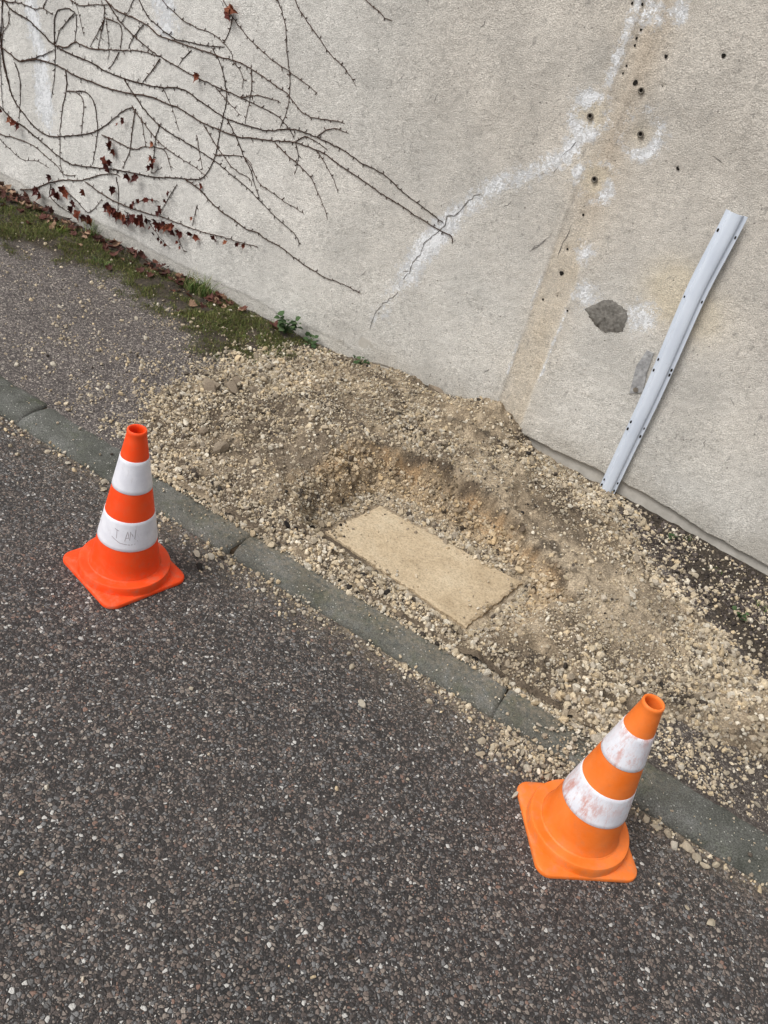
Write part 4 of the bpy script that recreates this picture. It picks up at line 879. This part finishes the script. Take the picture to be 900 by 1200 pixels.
# ------------------------------------------------------------------ traffic cones
def cone_mat(name, c, faded):
    t = NT(name, 0.55, 0.35)
    cc_ = t.mix(t.ramp(t.noise(9, 5, 0.6), [(0.35, 0.0), (0.7, 1.0)]), c, faded)
    cc_ = t.mix(t.ramp(t.noise(40, 6, 0.75), [(0.60, 0.0), (0.78, 0.35)]), cc_, (0.30, 0.17, 0.10))
    sep = t.n.new("ShaderNodeSeparateXYZ"); t.l.new(t.co(), sep.inputs[0])
    grime = t.math('MULTIPLY', t.ramp(t.noise(30, 5, 0.7), [(0.48, 0.0), (0.7, 0.5)]), t.ramp(sep.outputs[2], [(0.0, 1.0), (0.10, 0.25)]))
    cc_ = t.mix(grime, cc_, (0.34, 0.22, 0.14))
    t.color(cc_); t.rough(t.ramp(t.noise(25, 4), [(0.3, 0.45), (0.7, 0.7)])); t.bump(t.noise(220, 3), 0.12, 0.002)
    return t.m
def band_mat(name, wear):
    t = NT(name, 0.45, 0.35)
    c = t.ramp(t.noise(30, 4), [(0.3, (0.68, 0.68, 0.73)), (0.7, (0.80, 0.80, 0.84))])
    w1 = t.ramp(t.noise(34, 6, 0.78, t.mapping((1.4, 1.4, 0.5))), [(0.64 - .17 * wear, 0.0), (0.74 - .14 * wear, 0.25 + .55 * wear)])
    w2 = t.ramp(t.noise(11, 3, 0.5), [(0.40, 0.15), (0.60, 1.0)])
    c = t.mix(t.math('MULTIPLY', w1, w2 if wear > .5 else 1.0), c, (0.55, 0.22, 0.16) if wear > .5 else (0.42, 0.38, 0.38))
    sc = t.ramp(t.noise(90, 5, 0.8), [(0.62, 0.0), (0.70, 0.5)])
    c = t.mix(t.math('MULTIPLY', sc, 0.6 + .4 * wear), c, (0.36, 0.30, 0.30))
    t.color(c); return t.m
def lathe(prof, n=64, closed=False):
    a = np.linspace(0, 2 * np.pi, n, endpoint=False); m = len(prof)
    V = np.array([(r * math.cos(t), r * math.sin(t), z) for t in a for (r, z) in prof])
    F = np.array([[i_ * m + j, ((i_ + 1) % n) * m + j, ((i_ + 1) % n) * m + j + 1, i_ * m + j + 1] for i_ in range(n) for j in range(m - 1)])
    return V, F
def cr(z): return .0245 + (.1005 - .0245) * (.5 - z) / (.5 - .042)
def make_cone(loc, rz, mat, bmat, label, dent):
    root = tag(empty("traffic_cone", loc, rz), label, "traffic cone")
    # square foot plate with rounded corners, slightly turned down at the edge
    H, R = .1365, .036; ring = []
    for q in range(4):
        ccx = (H - R) * (1 if q in (0, 3) else -1); ccy = (H - R) * (1 if q in (0, 1) else -1)
        for t in np.linspace(q * np.pi / 2, (q + 1) * np.pi / 2, 9): ring.append((ccx + R * math.cos(t), ccy + R * math.sin(t)))
    ring = np.array(ring); n = len(ring)
    lev = [(1.0, .001), (1.004, .006), (.998, .0105), (.985, .0125), (.90, .0145), (.70, .0155)]
    V = []
    for s, z in lev:
        for (x, y) in ring:
            far = max(0, math.hypot(x, y) / .178 - .75)
            V.append((x * s, y * s, z + (dent * far * math.sin(x * 23 + y * 11) if z > .004 else 0)))
    V += [(0, 0, .0155)]; nl = len(lev)
    F = [np.array([[l * n + i_, l * n + (i_ + 1) % n, (l + 1) * n + (i_ + 1) % n, (l + 1) * n + i_] for l in range(nl - 1) for i_ in range(n)]),
         np.array([[(nl - 1) * n + i_, (nl - 1) * n + (i_ + 1) % n, nl * n] for i_ in range(n)])]
    link("foot_plate", mesh_np("foot_plate", V, F, smooth=True), mat, root)
    v, f = lathe([(.1356, .012), (.1348, .016), (.1338, .026), (.1326, .0375), (.1312, .0400), (.1290, .0410), (.124, .0412), (.112, .0412), (.1065, .0414), (.1055, .0426), (.1030, .0446)])
    cm = mesh_np("collar", v, f, smooth=True); cm.set_sharp_from_angle(angle=math.radians(24)); link("collar", cm, mat, root)
    prof = [(.1030, .0425), (.1012, .048)] + [(cr(z), z) for z in np.linspace(.055, .488, 30)] + [(cr(.490) + .0012, .4915), (cr(.495) + .0012, .4985), (.0232, .5005), (.0208, .4985), (.0205, .49), (.034, .40), (.07, .20)]
    v, f = lathe(prof); v[:, 0] += (v[:, 2] > .06) * dent * .3 * np.sin(v[:, 2] * 9)
    link("cone_body", mesh_np("cone_body", v, f, smooth=True), mat, root)
    for (z0, z1) in ((.318, .416), (.139, .232)):
        prof = [(cr(z0) + .0001, z0)] + [(cr(z) + .0011, z) for z in np.linspace(z0 + .0008, z1 - .0008, 10)] + [(cr(z1) + .0001, z1)]
        v, f = lathe(prof); v[:, 0] += (v[:, 2] > .06) * dent * .3 * np.sin(v[:, 2] * 9)
        link("reflective_band", mesh_np("reflective_band", v, f, smooth=True), bmat, root)
    return root
M_C1 = cone_mat("cone_red_orange", (0.92, 0.060, 0.004), (0.88, 0.085, 0.012))
M_C2 = cone_mat("cone_faded_orange", (0.78, 0.155, 0.012), (0.86, 0.225, 0.045))
M_B1 = band_mat("band_clean", .25); M_B2 = band_mat("band_worn", 1.0)
c1 = make_cone((-1.352, -.2844, float(road_h(np.array([-1.352]), np.array([-.2844]))[0]) - .0005), math.radians(31.28 - 45), M_C1, M_B1, "bright red-orange traffic cone with clean white bands and a scribble", .002)
c2 = make_cone((.122, -.1929, float(road_h(np.array([.122]), np.array([-.1929]))[0]) - .0005), math.radians(81.14 - 45), M_C2, M_B2, "faded orange traffic cone with scratched and scuffed white bands", .004)
# pen scribble on the lower white band of the first cone: faint letters over a sweeping underline
band = [o for o in c1.children if o.name.startswith("reflective_band")][1]
ang0 = math.atan2(-1.8321 + .2844, 0 + 1.352) - math.radians(31.28 - 45)
M_INK = simple("faint_ink", (0.26, 0.22, 0.24), (0.42, 0.38, 0.40), 60, 0.7, 0.2, 0)
def stroke(pts, w=.0009):       # pts: metres along the band from its middle, height
    V = []; P = []
    for (a, b) in zip(pts[:-1], pts[1:]):
        for k in range(6): P.append((a[0] + (b[0] - a[0]) * k / 6, a[1] + (b[1] - a[1]) * k / 6))
    P.append(pts[-1]); P = np.array(P); d = np.gradient(P, axis=0); nn = np.stack([-d[:, 1], d[:, 0]], 1); nn /= np.linalg.norm(nn, axis=1)[:, None] + 1e-9
    for s in (-1, 1):
        for (u, z) in P + s * nn * w:
            r = cr(z) + .0016; t = ang0 + u / r; V.append((r * math.cos(t), r * math.sin(t), z))
    n = len(P); i = np.arange(n - 1); return np.array(V), np.stack([i, i + 1, n + i + 1, n + i], 1)
for pts in ([(-.030, .205), (-.030, .178)], [(-.037, .207), (-.024, .203)], [(-.006, .174), (.000, .206), (.007, .178)], [(-.004, .184), (.005, .186)], [(.010, .178), (.007, .206), (.021, .182), (.022, .212)], [(-.045, .180), (-.02, .166), (.01, .163), (.036, .169), (.022, .182)]):
    v, f = stroke(pts); link("scribble", mesh_np("scribble", v, f), M_INK, band)

# ------------------------------------------------------------------ half-round metal guard leaning on the wall
t = NT("painted_zinc", 0.62, 0.3); 
cz_ = t.ramp(t.noise(12, 5, 0.6, t.mapping((1, 1, .35))), [(0.3, (0.52, 0.57, 0.65)), (0.7, (0.63, 0.68, 0.75))])
cz_ = t.mix(t.ramp(t.noise(75, 5, 0.75), [(0.66, 0.0), (0.76, 0.6)]), cz_, (0.12, 0.12, 0.13))
t.color(cz_); M_ZINC = t.m
root = tag(empty("metal_guard", (-.343, WALL_Y - .012, .06)), "pale grey half-round metal guard strip standing upright against the wall", "metal strip")
hs_ = np.linspace(0, 1.168, 60); V = []
def gpath(h):
    k = h / 1.168
    return (-.003 - .014 * sstep(.35, .8, k) + .009 * sstep(.75, 1, k), -.006 - .012 * math.sin(k * 2.6), .0215 + .0045 * k - .0006 * math.sin(k * 7), .0125 + .002 * k)
prof_t = np.linspace(-1, 1, 13)
def gsec(h):
    cx_, cy_, hw, dp = gpath(h)
    out = [(-hw - .0125, 0.0), (-hw - .0015, -.0004)] + [(hw * u_ * 1.0, -dp * math.sqrt(max(0, 1 - abs(u_) ** 3.0)) - .0008) for u_ in prof_t] + [(hw + .0015, -.0004), (hw + .0125, 0.0)]
    back = [(a * .93 if abs(a) < hw else a, b + .0022) for a, b in out][::-1]
    return [(cx_ + a, cy_ + b, h) for a, b in out + back]
for h in hs_: V += gsec(h)
m = len(gsec(0)); n = len(hs_)
F = np.array([[i_ * m + j, i_ * m + (j + 1) % m, (i_ + 1) * m + (j + 1) % m, (i_ + 1) * m + j] for i_ in range(n - 1) for j in range(m)])[:, ::1]
hfm = m // 2
ends = np.array([[e * m + j, e * m + j + 1, e * m + m - 2 - j, e * m + m - 1 - j] for e in (0, n - 1) for j in range(hfm - 1)])
me = mesh_np("guard_shell", V, [F, ends], smooth=True); me.set_sharp_from_angle(angle=math.radians(28))
link("guard_shell", me, M_ZINC, root)
for k, h in enumerate((.035, .065, .30, .33, .57, .60, .86, 1.10)):
    for s in (-1, 1):
        cx_, cy_, hw, dp = gpath(h); r = rng.uniform(.0035, .0055)
        a = np.linspace(0, 2 * np.pi, 9, endpoint=False); hh = h + rng.normal(0, .006)
        V = [(cx_ + s * (hw + .0062) + r * .75 * math.cos(b), cy_ - .0012, hh + r * 1.4 * math.sin(b)) for b in a] + [(cx_ + s * (hw + .0062) + r * .4 * math.cos(b), cy_ + .002, hh + r * .7 * math.sin(b)) for b in a]
        link("nail_hole", mesh_np("nail_hole", V, [np.array([list(range(9))]), np.array([[i_, (i_ + 1) % 9, 9 + (i_ + 1) % 9, 9 + i_] for i_ in range(9)])]), M_DARK, root)

# ------------------------------------------------------------------ climbing vine on the wall
vine = tag(empty("climbing_vine", (-3.6, WALL_Y, .07)), "bare brown climbing vine with a few red leaves spread over the wall", "vine")
VO = np.array([-3.6, WALL_Y, .07])
def catmull(pts, step=.014):
    P = np.array([pts[0]] + list(pts) + [pts[-1]], float); out = []
    for i in range(1, len(P) - 2):
        p0, p1, p2, p3 = P[i - 1], P[i], P[i + 1], P[i + 2]; n = max(2, int(np.linalg.norm(p2 - p1) / step))
        for t in np.arange(n) / n:
            out.append(.5 * (2 * p1 + (p2 - p0) * t + (2 * p0 - 5 * p1 + 4 * p2 - p3) * t * t + (3 * p1 - p0 - 3 * p2 + p3) * t ** 3))
    out.append(P[-2]); return np.array(out)
def tube(C, R, k=6):
    T = np.gradient(C, axis=0); T /= np.linalg.norm(T, axis=1)[:, None] + 1e-9
    B = np.array([0, -1.0, 0]); S_ = np.cross(T, B); S_ /= np.linalg.norm(S_, axis=1)[:, None] + 1e-9; U = np.cross(S_, T)
    a = np.linspace(0, 2 * np.pi, k, endpoint=False)
    V = C[:, None] + R[:, None, None] * (np.cos(a)[None, :, None] * S_[:, None] + np.sin(a)[None, :, None] * U[:, None])
    n = len(C); F = np.array([[i * k + j, i * k + (j + 1) % k, (i + 1) * k + (j + 1) % k, (i + 1) * k + j] for i in range(n - 1) for j in range(k)])
    return V.reshape(-1, 3), F
for th_, pts in STEMS:
    C2 = catmull(pts); n = len(C2)
    C2 = C2 + rng.normal(0, .0012, C2.shape)
    R = th_ * .00058 * (1 - .5 * np.linspace(0, 1, n)) * (1 + rng.normal(0, .08, n)); R[-1] *= .4
    C = np.stack([C2[:, 0], np.array([WALL_Y + wall_d(a, b) for a, b in C2]) - R * .9 - .0008, C2[:, 1]], 1)
    C[1:-1, 1] = np.minimum(C[1:-1, 1], (C[:-2, 1] + C[2:, 1]) / 2)
    Vs, Fs, off = [], [], 0
    v, f = tube(C, np.maximum(R, .0009)); Vs.append(v); Fs.append(f); off += len(v)
    L = 0; nxt = .01; side = 1
    for i in range(1, n - 1):          # rootlets and bud stubs
        L += np.linalg.norm(C[i] - C[i - 1])
        if L > nxt:
            nxt = L + rng.uniform(.016, .04); side = -side if rng.random() < .7 else side
            d = C[i + 1] - C[i - 1]; d /= np.linalg.norm(d); s = np.array([-d[2], 0, d[0]]) * side
            ln = rng.uniform(.007, .016) * (1.6 if rng.random() < .12 else 1); e = C[i] + (s * .8 + d * rng.uniform(-.2, .7)) * ln + np.array([0, .0005, 0])
            mid = (C[i] + e) / 2 + d * ln * .12
            v, f = tube(np.array([C[i], mid, e]), np.array([.0019, .0018, .0023 if rng.random() < .5 else .0008]), 4); Vs.append(v); Fs.append(f + off); off += len(v)
    link("stem", mesh_np("stem", np.concatenate(Vs) - VO, np.concatenate(Fs), smooth=True), M_STEM, vine)

LEAF_OUT = [(0, 0), (.16, .10), (.34, .02), (.50, .18), (.42, .38), (.58, .55), (.40, .62), (.24, .70), (.10, .88), (0, 1.05), (-.12, .86), (-.27, .70), (-.44, .60), (-.55, .50), (-.40, .36), (-.52, .17), (-.33, .02), (-.15, .09)]
def leaf_mesh(name, curl, fold, seed):
    r = np.random.default_rng(seed); V = [(0, 0, .45)]
    q = []
    for (u, w_) in LEAF_OUT:
        u2, w2 = u * r.uniform(.85, 1.15), w_ * r.uniform(.92, 1.08)
        q.append((u2, w2))
    V = [(0.0, 0.0, 0.0, )] ; pts = [(0, .45)] + q + [(u * .5, .45 + (w_ - .45) * .5) for u, w_ in q]
    out = []
    for (u, w_) in pts:
        z = fold * abs(u) + curl * (w_ - .4) ** 2 + r.normal(0, .03) + .18 * math.sin(u * 6 + w_ * 4) * abs(u)
        out.append((u * .95, w_, z))
    n = len(q)
    F3 = np.array([[0, n + 1 + i, n + 1 + (i + 1) % n] for i in range(n)])
    F4 = np.array([[n + 1 + i, 1 + i, 1 + (i + 1) % n, n + 1 + (i + 1) % n] for i in range(n)])
    return mesh_np(name, out, [F3, F4], smooth=False)
LM = [leaf_mesh("leaf", c_, f_, 30 + i) for i, (c_, f_) in enumerate([(.5, .5), (.9, .8), (-.6, .7), (.3, 1.1), (1.2, .3)])]
for mm in LM: mm.materials.append(M_VLEAF)
for (lx, lz, s) in VINE_LEAVES + [(a + .012, b - .012, c_ * .85) for (a, b, c_) in VINE_LEAVES if c_ >= .042]:
    o = bpy.data.objects.new("leaf", LM[rng.integers(0, 5)]); COL.objects.link(o); o.parent = vine
    # leaf hangs down: its length axis points to -z, its face to the street
    rot = Euler((math.radians(90) + rng.normal(0, .35), math.pi + rng.normal(0, .5), rng.normal(0, .4)), 'XYZ')
    o.rotation_euler = rot; o.scale = (s * .85, s * 1.2, s * 1.1)
    o.location = (lx - VO[0], -.014 - rng.uniform(0, .012), lz + s * .45 - VO[2])

# ------------------------------------------------------------------ fallen leaves at the wall foot
DM = [leaf_mesh("dead_leaf", c_, f_, 60 + i) for i, (c_, f_) in enumerate([(.5, .4), (.9, .7), (-.6, .6), (.3, .9), (1.2, .3)])]
M_DLEAF2 = leaf_mat("dead_leaf_tan", [(0.0, (0.20, 0.115, 0.07)), (1.0, (0.38, 0.25, 0.165))])
DM2 = [mm.copy() for mm in DM]
for mm in DM: mm.materials.append(M_DLEAF)
for mm in DM2: mm.materials.append(M_DLEAF2)
spots = []
for k in range(210):
    x = -4.1 + 1.9 * rng.random() ** 1.45
    wband = .20 - .09 * (x + 3.95) / 1.7
    spots.append((x, WALL_Y - .015 - abs(rng.normal(0, wband * .45)) - .01))
for (x, y) in [(-2.52, 1.22), (-2.45, 1.25), (-2.40, 1.18), (-2.36, 1.24), (-2.30, 1.3), (-2.5, 1.33), (-2.62, 1.3), (-2.05, 1.36), (-2.0, 1.33), (-2.38, 1.10), (-2.85, 1.15), (-3.1, 1.2)]: spots.append((x, y))
for (x, y) in spots:
    s = rng.uniform(.024, .050)
    tan_ = rng.random() < .28; o = bpy.data.objects.new("dead_leaf", (DM2 if tan_ else DM)[rng.integers(0, 5)]); COL.objects.link(o)
    o.rotation_euler = (rng.normal(0, .35), rng.normal(0, .35), rng.uniform(0, 6.28)); o.scale = (s, s, s * .85)
    o.location = (x, min(y, WALL_Y - s * .75), float(top_h(x, min(y, WALL_Y - s * .75))[0]) + rng.uniform(.004, .012))
    tag(o, ("pale tan" if tan_ else "dark red-brown") + " curled fallen leaf in the litter along the wall foot", "leaf", ("pale tan" if tan_ else "dark") + " fallen leaves along the wall foot")

# ------------------------------------------------------------------ moss and short grass on the verge
def blades(x, y, z, ln, w, lean, cols, seg=2):
    n = len(x); a = rng.uniform(0, 2 * np.pi, n); la = rng.uniform(0, 2 * np.pi, n)
    ld = np.stack([np.cos(la), np.sin(la), np.zeros(n)], 1); wd = np.stack([np.cos(a), np.sin(a), np.zeros(n)], 1)
    B = np.stack([x, y, z], 1); V = []
    for k in range(seg + 1):
        t = k / seg; ctr = B + np.array([0, 0, 1]) * (ln * (t - .35 * lean * t * t))[:, None] + ld * (ln * lean * t * t)[:, None]
        ww = w * (1 - t) ** .6 if k < seg else w * 0
        if k < seg: V += [ctr - wd * ww[:, None], ctr + wd * ww[:, None]]
        else: V += [ctr]
    m = 2 * seg + 1; V = np.stack(V, 1).reshape(-1, 3); b = (np.arange(n) * m)[:, None]
    F4 = np.concatenate([b + np.array([[2 * k, 2 * k + 1, 2 * k + 3, 2 * k + 2]]) for k in range(seg - 1)]) if seg > 1 else np.zeros((0, 4), int)
    F3 = b + np.array([[2 * seg - 2, 2 * seg - 1, 2 * seg]])
    return V, [F4, F3], np.repeat(cols, m, 0)
GP = np.array([(.110, .140, .034), (.155, .185, .048), (.070, .098, .026), (.18, .185, .06), (.14, .125, .05), (.18, .14, .07)])
x, y = cand(260000, -4.6, -1.68, .68, WALL_Y - .012)
vmk = verge_mask(x, y); patch = fbm(x, y, 5, 900, 4) * .6 + fbm(x, y, 18, 901, 3) * .4
bare = np.exp(-(((x + 2.0) / .16) ** 2 + ((y - 1.0) / .10) ** 2)) * .8
dn = vmk * sstep(.36, .54, patch) * (1 - bare) * (.45 + .55 * sstep(.75, 1.1, y + .08 * 0))
dn *= 1 - .7 * sstep(1.27, 1.36, y) * (x < -2.5)
k = rng.random(len(x)) < dn; x, y = x[k], y[k]
cg = GP[rng.integers(0, 6, len(x))] * rng.uniform(.6, 1.35, (len(x), 1)) * (.7 + .6 * fbm(x, y, 7, 905, 3))[:, None]
ln = lognorm(len(x), .0095, .5, .004, .034) * (.7 + .7 * fbm(x, y, 9, 906, 2))
v, f, c_ = blades(x, y, pave_h(x, y) - .001, ln, lognorm(len(x), .0011, .3, .0006, .002), rng.uniform(.1, .9, len(x)), cg)
tag(link("moss", mesh_np("moss", v, f, col=c_), M_BLADE), "green moss and short grass on the verge along the wall", "moss", kind="stuff")

def tuft(x, y, n, L, spread, label, greens):
    r = rng.random(n) ** .5 * spread; a = rng.uniform(0, 6.28, n)
    bx_, by_ = r * np.cos(a), r * np.sin(a) * .5
    ln = rng.uniform(.45, 1.0, n) * L; z0 = float(top_h(x, y)[0])
    cols = greens[rng.integers(0, len(greens), n)] * rng.uniform(.75, 1.25, (n, 1))
    v, f, c_ = blades(bx_, by_, np.zeros(n) - .004, ln, rng.uniform(.0012, .0024, n), rng.uniform(.15, .85, n), cols, 5)
    lim = WALL_Y - .004 - y; v[:, 1] = np.where(v[:, 1] > lim, lim - (v[:, 1] - lim) * .3, v[:, 1])
    o = link("grass_tuft", mesh_np("grass_tuft", v, f, col=c_), M_BLADE); o.location = (x, y, z0)
    return tag(o, label, "grass tuft")
GR = np.array([(.085, .15, .03), (.12, .19, .045), (.07, .12, .028), (.19, .24, .08), (.22, .20, .09)])
tuft(-2.47, 1.33, 170, .125, .085, "largest bright green grass tuft at the wall foot among fallen leaves", GR)
tuft(-3.17, 1.345, 60, .12, .045, "thin pale green grass tuft at the wall foot under the red vine leaves", GR)
tuft(-3.30, 1.25, 50, .055, .04, "small yellow-green grass tuft in the leaf litter by the wall", GR * np.array([1.3, 1.2, .9]))
tuft(-2.95, 1.16, 60, .05, .06, "low spreading grass tuft in the middle of the mossy verge", GR)
tuft(.02, 1.36, 16, .04, .03, "tiny grass tuft on the dark soil, middle one along the wall", GR * .7)
tuft(.17, 1.25, 14, .035, .03, "sparse tiny grass tuft on the dark soil strip away from the wall", GR * .7)
tuft(.36, 1.17, 20, .04, .03, "tiny dark green grass tuft on the dark soil at the heap edge", GR * .7)

# leafy weeds
def weed_leaf():
    V = []; ns = 7; prof = [0, .30, .46, .50, .42, .25, .0]
    for i in range(ns):
        t = i / (ns - 1); zz = .25 * math.sin(t * 2.4) - .12 * t
        V += [(-prof[i], t, zz + .10 * prof[i]), (0, t, zz - .03), (prof[i], t, zz + .10 * prof[i])]
    F = [[3 * i + j, 3 * i + j + 1, 3 * i + j + 4, 3 * i + j + 3] for i in range(ns - 1) for j in range(2)]
    me = mesh_np("leaf", V, np.array(F), smooth=True); me.materials.append(M_WEED); return me
WL = weed_leaf()
def weed(x, y, n, L, h, label):
    root = tag(empty("weed_plant", (x, y, float(top_h(x, y)[0]))), label, "weed")
    Vs, Fs, off = [], [], 0
    for k in range(n):
        a = rng.uniform(0, 6.28); rr = rng.uniform(.1, 1) ; hh = h * rng.uniform(.15, 1)
        q = np.array([math.cos(a) * rr * L * 1.6, min(math.sin(a) * rr * L * 1.3, WALL_Y - y - L * .9), hh])
        v, f = tube(np.array([(0, 0, -.003), q * np.array([.4, .4, .7]), q]), np.array([.0016, .0013, .001]), 4); Vs.append(v); Fs.append(f + off); off += len(v)
        o = bpy.data.objects.new("leaf", WL); COL.objects.link(o); o.parent = root; o.location = q
        s = L * rng.uniform(.6, 1.05); o.scale = (s, s, s); o.rotation_euler = (rng.normal(.1, .35), rng.normal(0, .3), a - math.pi / 2 + rng.normal(0, .4))
    link("stalk", mesh_np("stalk", np.concatenate(Vs), np.concatenate(Fs), smooth=True), M_WEED, root)
weed(-1.97, 1.345, 34, .036, .075, "leafy dark green weed at the wall foot beside the spoil heap")
weed(-1.84, 1.365, 12, .026, .035, "low leafy weed next to the larger leafy weed at the wall")
weed(-1.565, 1.375, 11, .026, .03, "small dusty weed half buried where the heap meets the wall")
weed(-.03, 1.30, 7, .018, .02, "tiny weed seedling among white stones by the wall")
weed(.30, 1.05, 8, .02, .02, "tiny weed seedling on dark soil at the edge of the heap")
